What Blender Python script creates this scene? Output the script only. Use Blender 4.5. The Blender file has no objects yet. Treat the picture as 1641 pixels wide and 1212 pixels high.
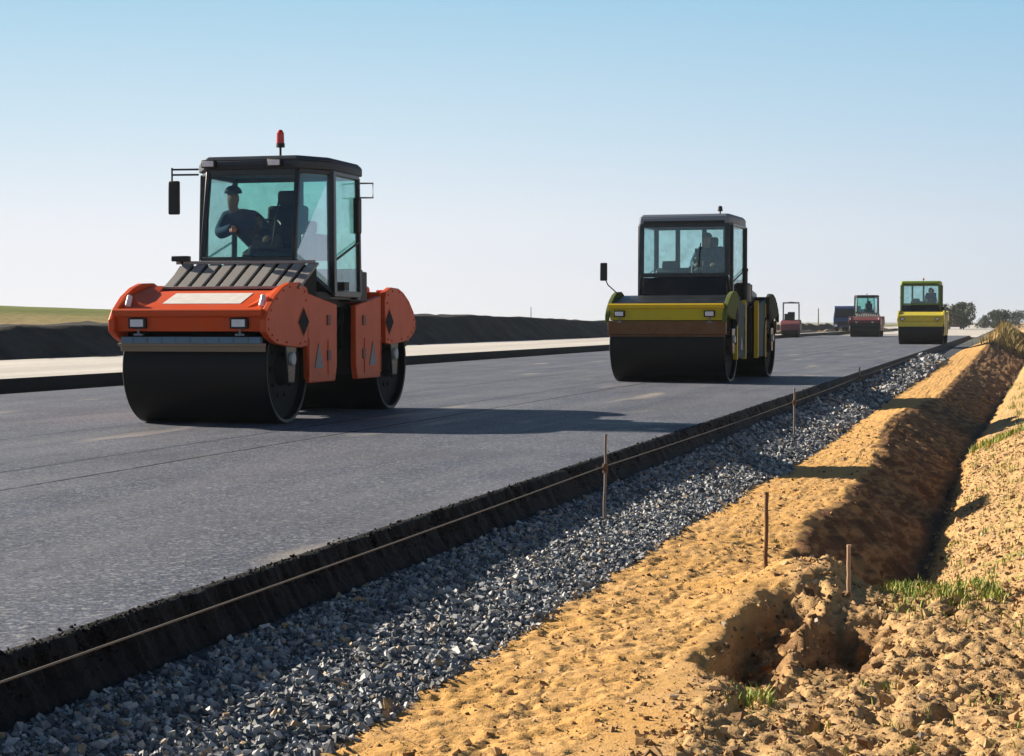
import bpy, bmesh, math, random
import numpy as np
from mathutils import Vector, Matrix
R = math.radians
random.seed(7)
rng = np.random.default_rng(11)
S = bpy.context.scene
C = S.collection

# ------------------------------------------------------------------ camera
cam = bpy.data.cameras.new('camera')
camo = bpy.data.objects.new('camera', cam); C.objects.link(camo)
cam.sensor_width = 36; cam.lens = 3000/1641*36
cam.clip_start = 0.1; cam.clip_end = 9000
camo.location = (0, 0, 1.10)
camo.rotation_euler = (R(90-1.718), 0, R(14.93))
S.camera = camo

# ------------------------------------------------------------------ light
SUN_EL = R(25.5)
SUN_AZ = R(76.5)            # angle of the sun from +Y towards -X
sdir = Vector((-math.sin(SUN_AZ)*math.cos(SUN_EL), math.cos(SUN_AZ)*math.cos(SUN_EL), math.sin(SUN_EL)))
w = bpy.data.worlds.new('World'); S.world = w; w.use_nodes = True
nt = w.node_tree; nt.nodes.clear()
sky = nt.nodes.new('ShaderNodeTexSky'); sky.sky_type = 'NISHITA'; sky.sun_disc = False
sky.sun_elevation = SUN_EL; sky.sun_rotation = -SUN_AZ
sky.air_density = 1.15; sky.dust_density = 0.6; sky.ozone_density = 2.2; sky.altitude = 0
bg = nt.nodes.new('ShaderNodeBackground'); bg.inputs[1].default_value = 0.050
wo = nt.nodes.new('ShaderNodeOutputWorld')
# clear-day sky: the Sky Texture overhead, easing into a pale hazy band near the horizon (whiter towards the sun)
tcw = nt.nodes.new('ShaderNodeTexCoord'); sp = nt.nodes.new('ShaderNodeSeparateXYZ'); nt.links.new(tcw.outputs['Generated'], sp.inputs[0])
def wramp(stops, src):
    r = nt.nodes.new('ShaderNodeValToRGB'); r.color_ramp.interpolation = 'LINEAR'; e = r.color_ramp.elements
    while len(e) < len(stops): e.new(.5)
    for q, (p, c) in zip(e, stops): q.position = p; q.color = (*c, 1)
    nt.links.new(src, r.inputs[0]); return r.outputs[0]
def wmix(f, a, b):
    m = nt.nodes.new('ShaderNodeMix'); m.data_type = 'RGBA'; nt.links.new(f, m.inputs[0]); nt.links.new(a, m.inputs[6]); nt.links.new(b, m.inputs[7]); return m.outputs[2]
# colours as seen; the divisor brings them to the units of the Sky Texture at this strength and exposure
SKYDIV = 1/(0.050*2**1.05)
away = wramp([(0,(.61,.665,.74)),(.05,(.56,.67,.78)),(.10,(.43,.62,.79)),(.19,(.25,.53,.77)),(.26,(.035,.10,.22))], sp.outputs[2])
near = wramp([(0,(.90,.885,.915)),(.05,(.85,.88,.93)),(.10,(.64,.79,.90)),(.19,(.34,.62,.82)),(.26,(.045,.12,.24))], sp.outputs[2])
dt = nt.nodes.new('ShaderNodeVectorMath'); dt.operation = 'DOT_PRODUCT'; nt.links.new(tcw.outputs['Generated'], dt.inputs[0]); dt.inputs[1].default_value = (-math.sin(SUN_AZ), math.cos(SUN_AZ), 0)
mr = nt.nodes.new('ShaderNodeMapRange'); mr.interpolation_type = 'SMOOTHSTEP'; mr.inputs['From Min'].default_value = -.05; mr.inputs['From Max'].default_value = .68; nt.links.new(dt.outputs['Value'], mr.inputs['Value'])
low = wmix(mr.outputs[0], away, near)
vs = nt.nodes.new('ShaderNodeVectorMath'); vs.operation = 'SCALE'; vs.inputs['Scale'].default_value = SKYDIV; nt.links.new(low, vs.inputs[0])
mr2 = nt.nodes.new('ShaderNodeMapRange'); mr2.interpolation_type = 'SMOOTHSTEP'; mr2.inputs['From Min'].default_value = .22; mr2.inputs['From Max'].default_value = .5; nt.links.new(sp.outputs[2], mr2.inputs['Value'])
ovh = nt.nodes.new('ShaderNodeVectorMath'); ovh.operation = 'SCALE'; ovh.inputs['Scale'].default_value = .6; nt.links.new(sky.outputs[0], ovh.inputs[0])
nt.links.new(wmix(mr2.outputs[0], vs.outputs[0], ovh.outputs[0]), bg.inputs[0]); nt.links.new(bg.outputs[0], wo.inputs[0])
sl = bpy.data.lights.new('sun', 'SUN'); sl.energy = 5.0; sl.angle = R(0.55); sl.color = (1.0, .88, .72)
so = bpy.data.objects.new('sun', sl); C.objects.link(so)
so.rotation_euler = (-sdir).to_track_quat('-Z', 'Y').to_euler()
S.view_settings.view_transform = 'Standard'; S.view_settings.look = 'None'
S.view_settings.gamma = 1; S.view_settings.exposure = 1.05
S.view_settings.use_curve_mapping = False
S.cycles.max_bounces = 8; S.cycles.transparent_max_bounces = 24
S.cycles.caustics_reflective = False; S.cycles.caustics_refractive = False

# ------------------------------------------------------------------ helpers
def tag(o, label=None, cat=None, group=None, kind=None):
    if label: o['label'] = label
    if cat: o['category'] = cat
    if group: o['group'] = group
    if kind: o['kind'] = kind
    return o
def empty(name, loc=(0,0,0), rz=0, parent=None):
    o = bpy.data.objects.new(name, None); C.objects.link(o)
    o.location = loc; o.rotation_euler = (0,0,rz); o.empty_display_size = .2
    if parent: o.parent = parent
    return o

def frame(d):
    d = d.normalized()
    u = d.cross(Vector((0,1,0)) if abs(d.z) > .9 else Vector((0,0,1)))
    if u.length < 1e-3: u = Vector((1,0,0))
    u.normalize(); v = u.cross(d).normalized()
    return u, v

class MB:
    def __init__(s): s.v = []; s.f = []
    def add(s, vs, fs):
        k = len(s.v); s.v += [tuple(p) for p in vs]; s.f += [tuple(i+k for i in f) for f in fs]; return s
    def box(s, cx, cy, cz, sx, sy, sz, rx=0, ry=0, rz=0):
        M = Matrix.Rotation(rz,3,'Z') @ Matrix.Rotation(ry,3,'Y') @ Matrix.Rotation(rx,3,'X')
        c = Vector((cx,cy,cz)); vs = []
        for a in (-.5,.5):
            for b in (-.5,.5):
                for e in (-.5,.5): vs.append(c + M @ Vector((a*sx,b*sy,e*sz)))
        return s.add(vs, [(0,1,3,2),(4,6,7,5),(0,4,5,1),(2,3,7,6),(0,2,6,4),(1,5,7,3)])
    def hull8(s, a, b):      # two quads (4 points each) joined
        return s.add(list(a)+list(b), [(0,1,2,3),(7,6,5,4),(0,4,5,1),(1,5,6,2),(2,6,7,3),(3,7,4,0)])
    def prismx(s, poly, x0, x1):
        n = len(poly)
        vs = [(x0,y,z) for y,z in poly]+[(x1,y,z) for y,z in poly]
        fs = [tuple(range(n)), tuple(range(2*n-1,n-1,-1))]+[(i,(i+1)%n,(i+1)%n+n,i+n) for i in range(n)]
        return s.add(vs, fs)
    def prismz(s, poly, z0, z1, inset=0, c=(0,0)):
        n = len(poly); k = 1-inset
        vs = [(x,y,z0) for x,y in poly]+[(c[0]+(x-c[0])*k,c[1]+(y-c[1])*k,z1) for x,y in poly]
        fs = [tuple(range(n)), tuple(range(2*n-1,n-1,-1))]+[(i,(i+1)%n,(i+1)%n+n,i+n) for i in range(n)]
        return s.add(vs, fs)
    def cyl(s, p0, p1, r0, r1=None, n=16, caps=True):
        if r1 is None: r1 = r0
        p0, p1 = Vector(p0), Vector(p1); u, v = frame(p1-p0)
        vs = []
        for p, r in ((p0,r0),(p1,r1)):
            for i in range(n):
                a = 2*math.pi*i/n; vs.append(p+u*(r*math.cos(a))+v*(r*math.sin(a)))
        fs = [(i,(i+1)%n,(i+1)%n+n,i+n) for i in range(n)]
        if caps: fs += [tuple(range(n)), tuple(range(2*n-1,n-1,-1))]
        return s.add(vs, fs)
    def bar(s, p0, p1, wdt, dep):
        p0, p1 = Vector(p0), Vector(p1); d = (p1-p0).normalized()
        u = Vector((1,0,0)) if abs(d.x) < .8 else Vector((0,1,0))
        v = d.cross(u).normalized(); u = v.cross(d).normalized()
        q = lambda p: [p+u*a*wdt/2+v*b*dep/2 for a,b in ((-1,-1),(1,-1),(1,1),(-1,1))]
        return s.hull8(q(p0), q(p1))
    def tube(s, pts, r, n=8):
        pts = [Vector(p) for p in pts]; k = len(s.v); m = len(pts)
        for j, p in enumerate(pts):
            d = (pts[min(j+1,m-1)]-pts[max(j-1,0)]); u, v = frame(d)
            for i in range(n):
                a = 2*math.pi*i/n; s.v.append(tuple(p+u*r*math.cos(a)+v*r*math.sin(a)))
        for j in range(m-1):
            for i in range(n):
                s.f.append((k+j*n+i,k+j*n+(i+1)%n,k+(j+1)*n+(i+1)%n,k+(j+1)*n+i))
        s.f.append(tuple(range(k,k+n))); s.f.append(tuple(range(k+m*n-1,k+(m-1)*n-1,-1)))
        return s
    def lathex(s, prof, cy, cz, n=64):     # profile of (x, r) round an axis along x
        k = len(s.v); m = len(prof)
        for x, r in prof:
            for i in range(n):
                a = 2*math.pi*i/n; s.v.append((x, cy+r*math.cos(a), cz+r*math.sin(a)))
        for j in range(m-1):
            for i in range(n): s.f.append((k+j*n+i,k+j*n+(i+1)%n,k+(j+1)*n+(i+1)%n,k+(j+1)*n+i))
        return s
    def pane(s, a, b, c, d, th=.006):
        a,b,c,d = map(Vector,(a,b,c,d)); n = (b-a).cross(d-a).normalized()*th/2
        return s.hull8([a-n,b-n,c-n,d-n],[a+n,b+n,c+n,d+n])
    def build(s, name, mat, parent=None, bevel=0, smooth=False, loc=None, rz=0):
        me = bpy.data.meshes.new(name); me.from_pydata(s.v, [], s.f); me.update()
        bm = bmesh.new(); bm.from_mesh(me); bmesh.ops.recalc_face_normals(bm, faces=bm.faces)
        bm.to_mesh(me); bm.free()
        me.materials.append(mat)
        o = bpy.data.objects.new(name, me); C.objects.link(o)
        if parent: o.parent = parent
        if loc: o.location = loc
        if rz: o.rotation_euler = (0,0,rz)
        if bevel:
            b = o.modifiers.new('bevel','BEVEL'); b.width = bevel; b.segments = 2; b.limit_method = 'ANGLE'; b.angle_limit = R(35)
            b.harden_normals = False
        if smooth or bevel:
            me.shade_smooth(); me.set_sharp_from_angle(angle=R(38))
        return o

def npmesh(name, V, F, mat, smooth=False, attrs=None):
    """V (n,3), F (m,k) uniform polygons; attrs name -> float per vertex"""
    me = bpy.data.meshes.new(name)
    V = np.asarray(V, np.float32); F = np.asarray(F, np.int32); k = F.shape[1]
    me.vertices.add(len(V)); me.vertices.foreach_set('co', V.ravel())
    me.loops.add(F.size); me.loops.foreach_set('vertex_index', F.ravel())
    me.polygons.add(len(F)); me.polygons.foreach_set('loop_start', np.arange(0,F.size,k,dtype=np.int32))
    me.polygons.foreach_set('use_smooth', np.full(len(F), smooth, bool))
    me.update(calc_edges=True); me.validate()
    if attrs:
        for nme, a in attrs.items():
            at = me.attributes.new(nme, 'FLOAT', 'POINT'); at.data.foreach_set('value', np.asarray(a, np.float32))
    me.materials.append(mat)
    o = bpy.data.objects.new(name, me); C.objects.link(o); return o

def hashn(i, j, seed):
    h = (i.astype(np.int64)*374761393 + j.astype(np.int64)*668265263 + seed*1442695041) & 0xffffffff
    h = ((h ^ (h >> 13))*1274126177) & 0xffffffff
    h = (h ^ (h >> 16)) & 0xffff
    return h/65535.0
def vn(x, y, seed=0):
    xi = np.floor(x); yi = np.floor(y); fx = x-xi; fy = y-yi
    fx = fx*fx*(3-2*fx); fy = fy*fy*(3-2*fy)
    a = hashn(xi,yi,seed); b = hashn(xi+1,yi,seed); c = hashn(xi,yi+1,seed); d = hashn(xi+1,yi+1,seed)
    return (a+(b-a)*fx)*(1-fy)+(c+(d-c)*fx)*fy
def fbm(x, y, o=4, seed=0, g=.5):
    t = 0; a = 1; n = 0
    for k in range(o):
        t = t+a*(vn(x*2**k+k*17.3, y*2**k+k*9.1, seed+k)-.5)*2; n += a; a *= g
    return t/n
def sst(a, b, x):
    t = np.clip((x-a)/(b-a),0,1); return t*t*(3-2*t)

# ------------------------------------------------------------------ materials
def newmat(name):
    m = bpy.data.materials.new(name); m.use_nodes = True
    n = m.node_tree; b = n.nodes['Principled BSDF']; return m, n, b
def N(nt, t, **kw):
    n = nt.nodes.new(t)
    for k, v in kw.items():
        if k.startswith('i_'): n.inputs[k[2:].replace('_',' ')].default_value = v
        else: setattr(n, k, v)
    return n
def noise(nt, vec, scale, detail=4, rough=.55):
    n = N(nt, 'ShaderNodeTexNoise'); n.inputs['Scale'].default_value = scale
    n.inputs['Detail'].default_value = detail; n.inputs['Roughness'].default_value = rough
    if vec: nt.links.new(vec, n.inputs['Vector'])
    return n.outputs['Fac']
def ramp(nt, fac, stops):
    r = N(nt, 'ShaderNodeValToRGB'); e = r.color_ramp.elements
    while len(e) < len(stops): e.new(.5)
    for q, (p, c) in zip(e, stops):
        q.position = p; q.color = (*c,1) if len(c) == 3 else c
    nt.links.new(fac, r.inputs[0]); return r.outputs[0]
def mixc(nt, fac, a, b, mode='MIX'):
    m = N(nt, 'ShaderNodeMix', data_type='RGBA', blend_type=mode)
    for s, v in ((m.inputs[0],fac),(m.inputs[6],a),(m.inputs[7],b)):
        if hasattr(v,'links'): nt.links.new(v, s)
        else: s.default_value = v if isinstance(v,(int,float)) else ((*v,1) if len(v)==3 else v)
    return m.outputs[2]
def mth(nt, op, a, b=0, c=None):
    m = N(nt, 'ShaderNodeMath', operation=op)
    for s, v in zip(m.inputs, (a,b,c)):
        if v is None: continue
        if hasattr(v,'links'): nt.links.new(v, s)
        else: s.default_value = v
    return m.outputs[0]
def bump(nt, b, h, strength=.3, dist=.01):
    n = N(nt, 'ShaderNodeBump'); n.inputs['Strength'].default_value = strength; n.inputs['Distance'].default_value = dist
    nt.links.new(h, n.inputs['Height']); nt.links.new(n.outputs[0], b.inputs['Normal']); return n

def paint(name, col, rough=.38, metal=0, dust=.35, coat=.0, dcol=(.22,.18,.14)):
    m, n, b = newmat(name)
    tc = N(n,'ShaderNodeTexCoord').outputs['Object']
    f = noise(n, tc, 5, 6, .65); g = noise(n, tc, 38, 3)
    d = mth(n,'MULTIPLY', ramp(n, f, [(.42,(0,0,0)),(.75,(1,1,1))]), dust)
    c = mixc(n, d, col, dcol)
    c = mixc(n, mth(n,'MULTIPLY',ramp(n,g,[(.55,(0,0,0)),(.7,(1,1,1))]),.25*min(1,dust*2)), c, tuple(x*.45 for x in col))
    n.links.new(c, b.inputs['Base Color'])
    n.links.new(mth(n,'MULTIPLY_ADD', f, .35, rough-.14), b.inputs['Roughness'])
    b.inputs['Metallic'].default_value = metal; b.inputs['Coat Weight'].default_value = coat
    b.inputs['Coat Roughness'].default_value = .25; b.inputs['Specular IOR Level'].default_value = .28
    bump(n, b, noise(n, tc, 60, 3), .06, .004)
    return m
def plain(name, col, rough=.6, metal=0, emit=0):
    m, n, b = newmat(name)
    tc = N(n,'ShaderNodeTexCoord').outputs['Object']
    c = mixc(n, noise(n, tc, 14, 4), tuple(x*.75 for x in col), tuple(min(1,x*1.2) for x in col))
    n.links.new(c, b.inputs['Base Color'])
    b.inputs['Roughness'].default_value = rough; b.inputs['Metallic'].default_value = metal
    return m
def glass(name, tint, refl=1.0, base=.03):
    m = bpy.data.materials.new(name); m.use_nodes = True; n = m.node_tree; n.nodes.clear()
    t = N(n,'ShaderNodeBsdfTransparent'); t.inputs[0].default_value = (*tint,1)
    g = N(n,'ShaderNodeBsdfGlossy'); g.inputs['Roughness'].default_value = .03; g.inputs[0].default_value = (refl,)*3+(1,)
    fr = N(n,'ShaderNodeFresnel'); fr.inputs[0].default_value = 1.5
    mx = N(n,'ShaderNodeMixShader'); o = N(n,'ShaderNodeOutputMaterial')
    n.links.new(mth(n,'MULTIPLY_ADD', fr.outputs[0], .45, base), mx.inputs[0]); n.links.new(t.outputs[0], mx.inputs[1]); n.links.new(g.outputs[0], mx.inputs[2])
    df = N(n,'ShaderNodeBsdfDiffuse'); df.inputs[0].default_value = (.35,.32,.28,1)
    d = ramp(n, noise(n, N(n,'ShaderNodeTexCoord').outputs['Object'], 3.5, 6, .7), [(.45,(.01,.01,.01)),(.8,(.16,.16,.16))])
    m2 = N(n,'ShaderNodeMixShader'); n.links.new(d, m2.inputs[0]); n.links.new(mx.outputs[0], m2.inputs[1]); n.links.new(df.outputs[0], m2.inputs[2])
    n.links.new(m2.outputs[0], o.inputs[0]); return m

M = {}
M['orange'] = paint('orange_paint', (.66,.080,.012), .40, dust=.16)
M['orange_deck'] = M['orange']
M['yellow'] = paint('yellow_paint', (.72,.48,.012), .34, dust=.22)
M['olive'] = paint('dark_green_paint', (.10,.13,.03), .75, dust=.1)
M['darkolive'] = paint('dark_olive_paint', (.018,.03,.018), .75, dust=.1)
M['sideblue'] = paint('side_blue_grey', (.035,.085,.11), .7, dust=.1)
M['roofblue'] = paint('roof_blue_grey', (.20,.24,.30), .45, dust=.2)
M['gold_panel'] = paint('olive_yellow', (.52,.44,.02), .4, dust=.15)  # duller yellow than the nose bar above it
M['limedark'] = paint('deep_lime_paint', (.10,.16,.03), .5, dust=.1)
M['brownbar'] = paint('bar_brown_reflection', (.16,.07,.025), .42, .3, dust=.3)  # orange-brown reflection on the bar, put into its base colour
M['maroon'] = paint('maroon_paint', (.17,.045,.055), .4, dust=.35)
M['limegreen'] = paint('green_paint', (.28,.42,.04), .4, dust=.2)
M['lemon'] = paint('lemon_paint', (.62,.52,.06), .35, dust=.25)
M['navy'] = paint('navy_paint', (.02,.05,.16), .4, dust=.2)
M['cabgrey'] = paint('cab_dark_grey', (.010,.016,.022), .38, dust=.12, coat=.4)
M['roofgrey'] = paint('roof_grey', (.03,.042,.06), .45, dust=.15)
M['roofgrey2'] = paint('roof_mid_grey', (.14,.16,.19), .5, dust=.25)
M['silver'] = paint('silver_paint', (.42,.46,.48), .4, .2, dust=.2)
M['black'] = plain('black_plastic', (.006,.0065,.008), .55)
M['rubber'] = plain('rubber', (.005,.005,.0055), .85)
M['drum'] = paint('drum_steel', (.004,.004,.0045), .42, .1, dust=.08, coat=0, dcol=(.03,.027,.024))
M['hub'] = paint('hub_grey', (.22,.24,.26), .5, .4, dust=.4)
M['bluebar'] = paint('bluegrey_bar', (.13,.22,.30), .4, .1, dust=.3)
M['tanedge'] = paint('worn_edge', (.30,.22,.15), .6, dust=.3)
M['louvre'] = paint('louvre_grey', (.31,.30,.29), .5, .1, dust=.4)
M['white'] = plain('white_sticker', (.75,.72,.68), .5)
M['lens'] = plain('lamp_lens', (.75,.75,.78), .12)
M['redlens'] = plain('beacon_lens', (.60,.03,.01), .2)
M['amber'] = plain('amber_lens', (.6,.2,.02), .2)
M['seat'] = plain('seat_fabric', (.015,.02,.028), .85)
M['console'] = plain('console_plastic', (.022,.04,.05), .5)
M['glass'] = glass('cab_glass', (.80,.91,.905))
M['glass_green'] = glass('tinted_glass', (.62,.88,.82))
M['glass_dark'] = glass('lower_glass', (.16,.15,.13), base=.03)
M['mirror'] = plain('mirror_glass', (.5,.5,.5), .05, 1)
M['skin'] = plain('skin', (.42,.24,.16), .6)
M['jacket'] = plain('jacket_blue', (.02,.06,.13), .85)
M['trousers'] = plain('trousers_dark', (.02,.03,.045), .85)
M['cap'] = plain('cap_cloth', (.03,.045,.08), .8)
M['stake'] = paint('rusty_rebar', (.11,.055,.036), .8, .1, dust=.6, coat=0, dcol=(.25,.18,.12))
M['stake_grey'] = paint('grey_steel_stake', (.22,.19,.18), .6, .3, dust=.4, coat=0)
M['wood'] = plain('pale_wood', (.42,.27,.18), .8)
M['string'] = plain('string', (.15,.14,.13), .8)
M['bark'] = plain('bark', (.08,.06,.045), .9)

# ---- asphalt
def asphalt_mat():
    m, n, b = newmat('fresh_asphalt')
    pos = N(n,'ShaderNodeNewGeometry').outputs['Position']
    sep = N(n,'ShaderNodeSeparateXYZ'); n.links.new(pos, sep.inputs[0]); X, Y = sep.outputs[0], sep.outputs[1]
    mp = N(n,'ShaderNodeMapping'); mp.inputs['Scale'].default_value = (1.6,.16,1); n.links.new(pos, mp.inputs[0])
    streak = noise(n, mp.outputs[0], 1.0, 6, .6)
    big = noise(n, pos, .35, 4, .6); fine = noise(n, pos, 70, 4, .75); grit = N(n,'ShaderNodeTexVoronoi'); grit.inputs['Scale'].default_value = 85
    n.links.new(pos, grit.inputs['Vector'])
    c = mixc(n, ramp(n, fine, [(.34,(0,0,0)),(.66,(1,1,1))]), (.030,.037,.055), (.38,.42,.53))
    gr = ramp(n, grit.outputs['Distance'], [(.0,(1,1,1)),(.5,(.5,.5,.5))])
    c = mixc(n, .55, c, gr, 'MULTIPLY')
    v2 = N(n,'ShaderNodeTexVoronoi'); v2.inputs['Scale'].default_value = 52; n.links.new(pos, v2.inputs['Vector'])
    sp2 = N(n,'ShaderNodeSeparateColor'); n.links.new(v2.outputs['Color'], sp2.inputs[0])
    c = mixc(n, .85, c, ramp(n, sp2.outputs[0], [(.0,(.35,.35,.36)),(.5,(.72,.72,.74)),(.86,(1,1,1)),(1,(1,1,1))]), 'MULTIPLY')
    c = mixc(n, mth(n,'MULTIPLY', ramp(n, sp2.outputs[1], [(.86,(0,0,0)),(.92,(1,1,1))]), .55), c, (.42,.42,.44))
    patch = noise(n, pos, .55, 5, .6)
    c = mixc(n, mth(n,'MULTIPLY', ramp(n, patch, [(.35,(1,1,1)),(.6,(0,0,0))]), .28), c, (.03,.033,.042))
    c = mixc(n, mth(n,'MULTIPLY', ramp(n, streak, [(.40,(0,0,0)),(.74,(1,1,1))]), .38), c, (.25,.245,.25))
    # pale streaks drawn out along the lane
    mp2 = N(n,'ShaderNodeMapping'); mp2.inputs['Scale'].default_value = (1.5,.28,1); mp2.inputs['Location'].default_value = (3.1,1.7,0)
    n.links.new(pos, mp2.inputs[0]); sc = noise(n, mp2.outputs[0], .9, 2, .5)
    c = mixc(n, mth(n,'MULTIPLY', ramp(n, sc, [(.63,(0,0,0)),(.72,(1,1,1))]), .6), c, (.40,.36,.32))
    # paving joints
    wob = mth(n,'MULTIPLY_ADD', noise(n, pos, .9, 3), .16, -.08)
    seam = None
    for x0, wd, k in ((-6.36,.032,1.0),(-7.12,.05,.5),(-9.1,.05,.4),(-7.6,.02,.2),(-4.7,.025,.16)):
        dd = mth(n,'ABSOLUTE', mth(n,'ADD', mth(n,'ADD', X, -x0), mth(n,'MULTIPLY',wob,.35)))
        s = mth(n,'MULTIPLY', mth(n,'SUBTRACT', 1, mth(n,'SMOOTHSTEP', dd, 0) if False else mth(n,'MINIMUM', mth(n,'DIVIDE', dd, wd), 1)), k)
        seam = s if seam is None else mth(n,'MAXIMUM', seam, s)
    gate = ramp(n, noise(n, pos, 1.7, 3), [(.3,(.45,.45,.45)),(.5,(1,1,1))])
    seam = mth(n,'MULTIPLY', seam, gate)
    c = mixc(n, seam, c, (.006,.006,.007))
    n.links.new(c, b.inputs['Base Color'])
    r = mth(n,'MULTIPLY_ADD', streak, -.30, .72); r = mth(n,'MULTIPLY_ADD', seam, .3, r)
    n.links.new(r, b.inputs['Roughness'])
    b.inputs['Specular IOR Level'].default_value = .08
    h = mth(n,'ADD', mth(n,'MULTIPLY', sp2.outputs[0], .5), mth(n,'MULTIPLY', fine, .7)); h = mth(n,'ADD', h, mth(n,'MULTIPLY', big, .6)); h = mth(n,'MULTIPLY_ADD', seam, -1.2, h)
    bump(n, b, h, .9, .009)
    return m
M['asphalt'] = asphalt_mat()
def edge_mat():
    m, n, b = newmat('asphalt_edge')
    pos = N(n,'ShaderNodeNewGeometry').outputs['Position']
    f = noise(n, pos, 60, 4, .7)
    n.links.new(ramp(n, f, [(.4,(.002,.002,.003)),(.75,(.016,.0155,.017))]), b.inputs['Base Color'])  # near-black: shade of the side facing away from the sun in the colour
    b.inputs['Roughness'].default_value = .75; b.inputs['Specular IOR Level'].default_value = .3
    bump(n, b, f, .9, .02); return m
M['edge'] = edge_mat()
def ground_mat():
    m, n, b = newmat('sand_and_soil')
    pos = N(n,'ShaderNodeNewGeometry').outputs['Position']
    a = lambda k: N(n,'ShaderNodeAttribute', attribute_name=k).outputs['Fac']
    f1 = noise(n, pos, 2.2, 6, .65); f2 = noise(n, pos, 22, 5, .65); f3 = noise(n, pos, 120, 3, .6)
    sand = mixc(n, f2, (.50,.27,.075), (.72,.43,.155))
    sand = mixc(n, mth(n,'MULTIPLY', ramp(n, f1, [(.4,(0,0,0)),(.7,(1,1,1))]), .5), sand, (.62,.40,.2))
    sand = mixc(n, mth(n,'MULTIPLY', ramp(n, f3, [(.56,(0,0,0)),(.7,(1,1,1))]), .5), sand, (.20,.10,.04))
    soil = mixc(n, ramp(n, f2, [(.3,(0,0,0)),(.7,(1,1,1))]), (.34,.20,.085), (.62,.42,.20))
    soil = mixc(n, mth(n,'MULTIPLY', ramp(n, f1, [(.5,(0,0,0)),(.7,(1,1,1))]), .55), soil, (.24,.15,.09))
    clay = mixc(n, f2, (.30,.165,.065), (.46,.27,.115))
    # digger-bucket scrapes on the cut face, their shadow stripes put into the clay colour
    mp = N(n,'ShaderNodeMapping'); mp.inputs['Rotation'].default_value = (0,R(32),R(20)); mp.inputs['Scale'].default_value = (.5,.8,6)
    n.links.new(pos, mp.inputs[0]); st = noise(n, mp.outputs[0], 3, 4, .6)
    clay = mixc(n, ramp(n, st, [(.45,(0,0,0)),(.62,(1,1,1))]), (.15,.075,.035), clay)
    dark_bottom = mixc(n, f2, (.05,.038,.028), (.10,.075,.05))
    c = mixc(n, a('soil'), sand, soil); c = mixc(n, a('clay'), c, clay); c = mixc(n, a('dark_bottom'), c, dark_bottom)
    grav = mixc(n, f2, (.03,.036,.045), (.11,.125,.14))
    c = mixc(n, a('grav'), c, grav)
    gm = ramp(n, noise(n, pos, 3, 6, .7), [(.55,(0,0,0)),(.62,(1,1,1))])
    c = mixc(n, mth(n,'MULTIPLY', a('grass'), gm), c, mixc(n, f2, (.14,.17,.03), (.30,.27,.07)))
    n.links.new(c, b.inputs['Base Color']); b.inputs['Roughness'].default_value = .95
    b.inputs['Specular IOR Level'].default_value = .15
    bump(n, b, mth(n,'ADD', f2, mth(n,'MULTIPLY', f3, .4)), .8, .012); return m
M['ground'] = ground_mat()

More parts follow.
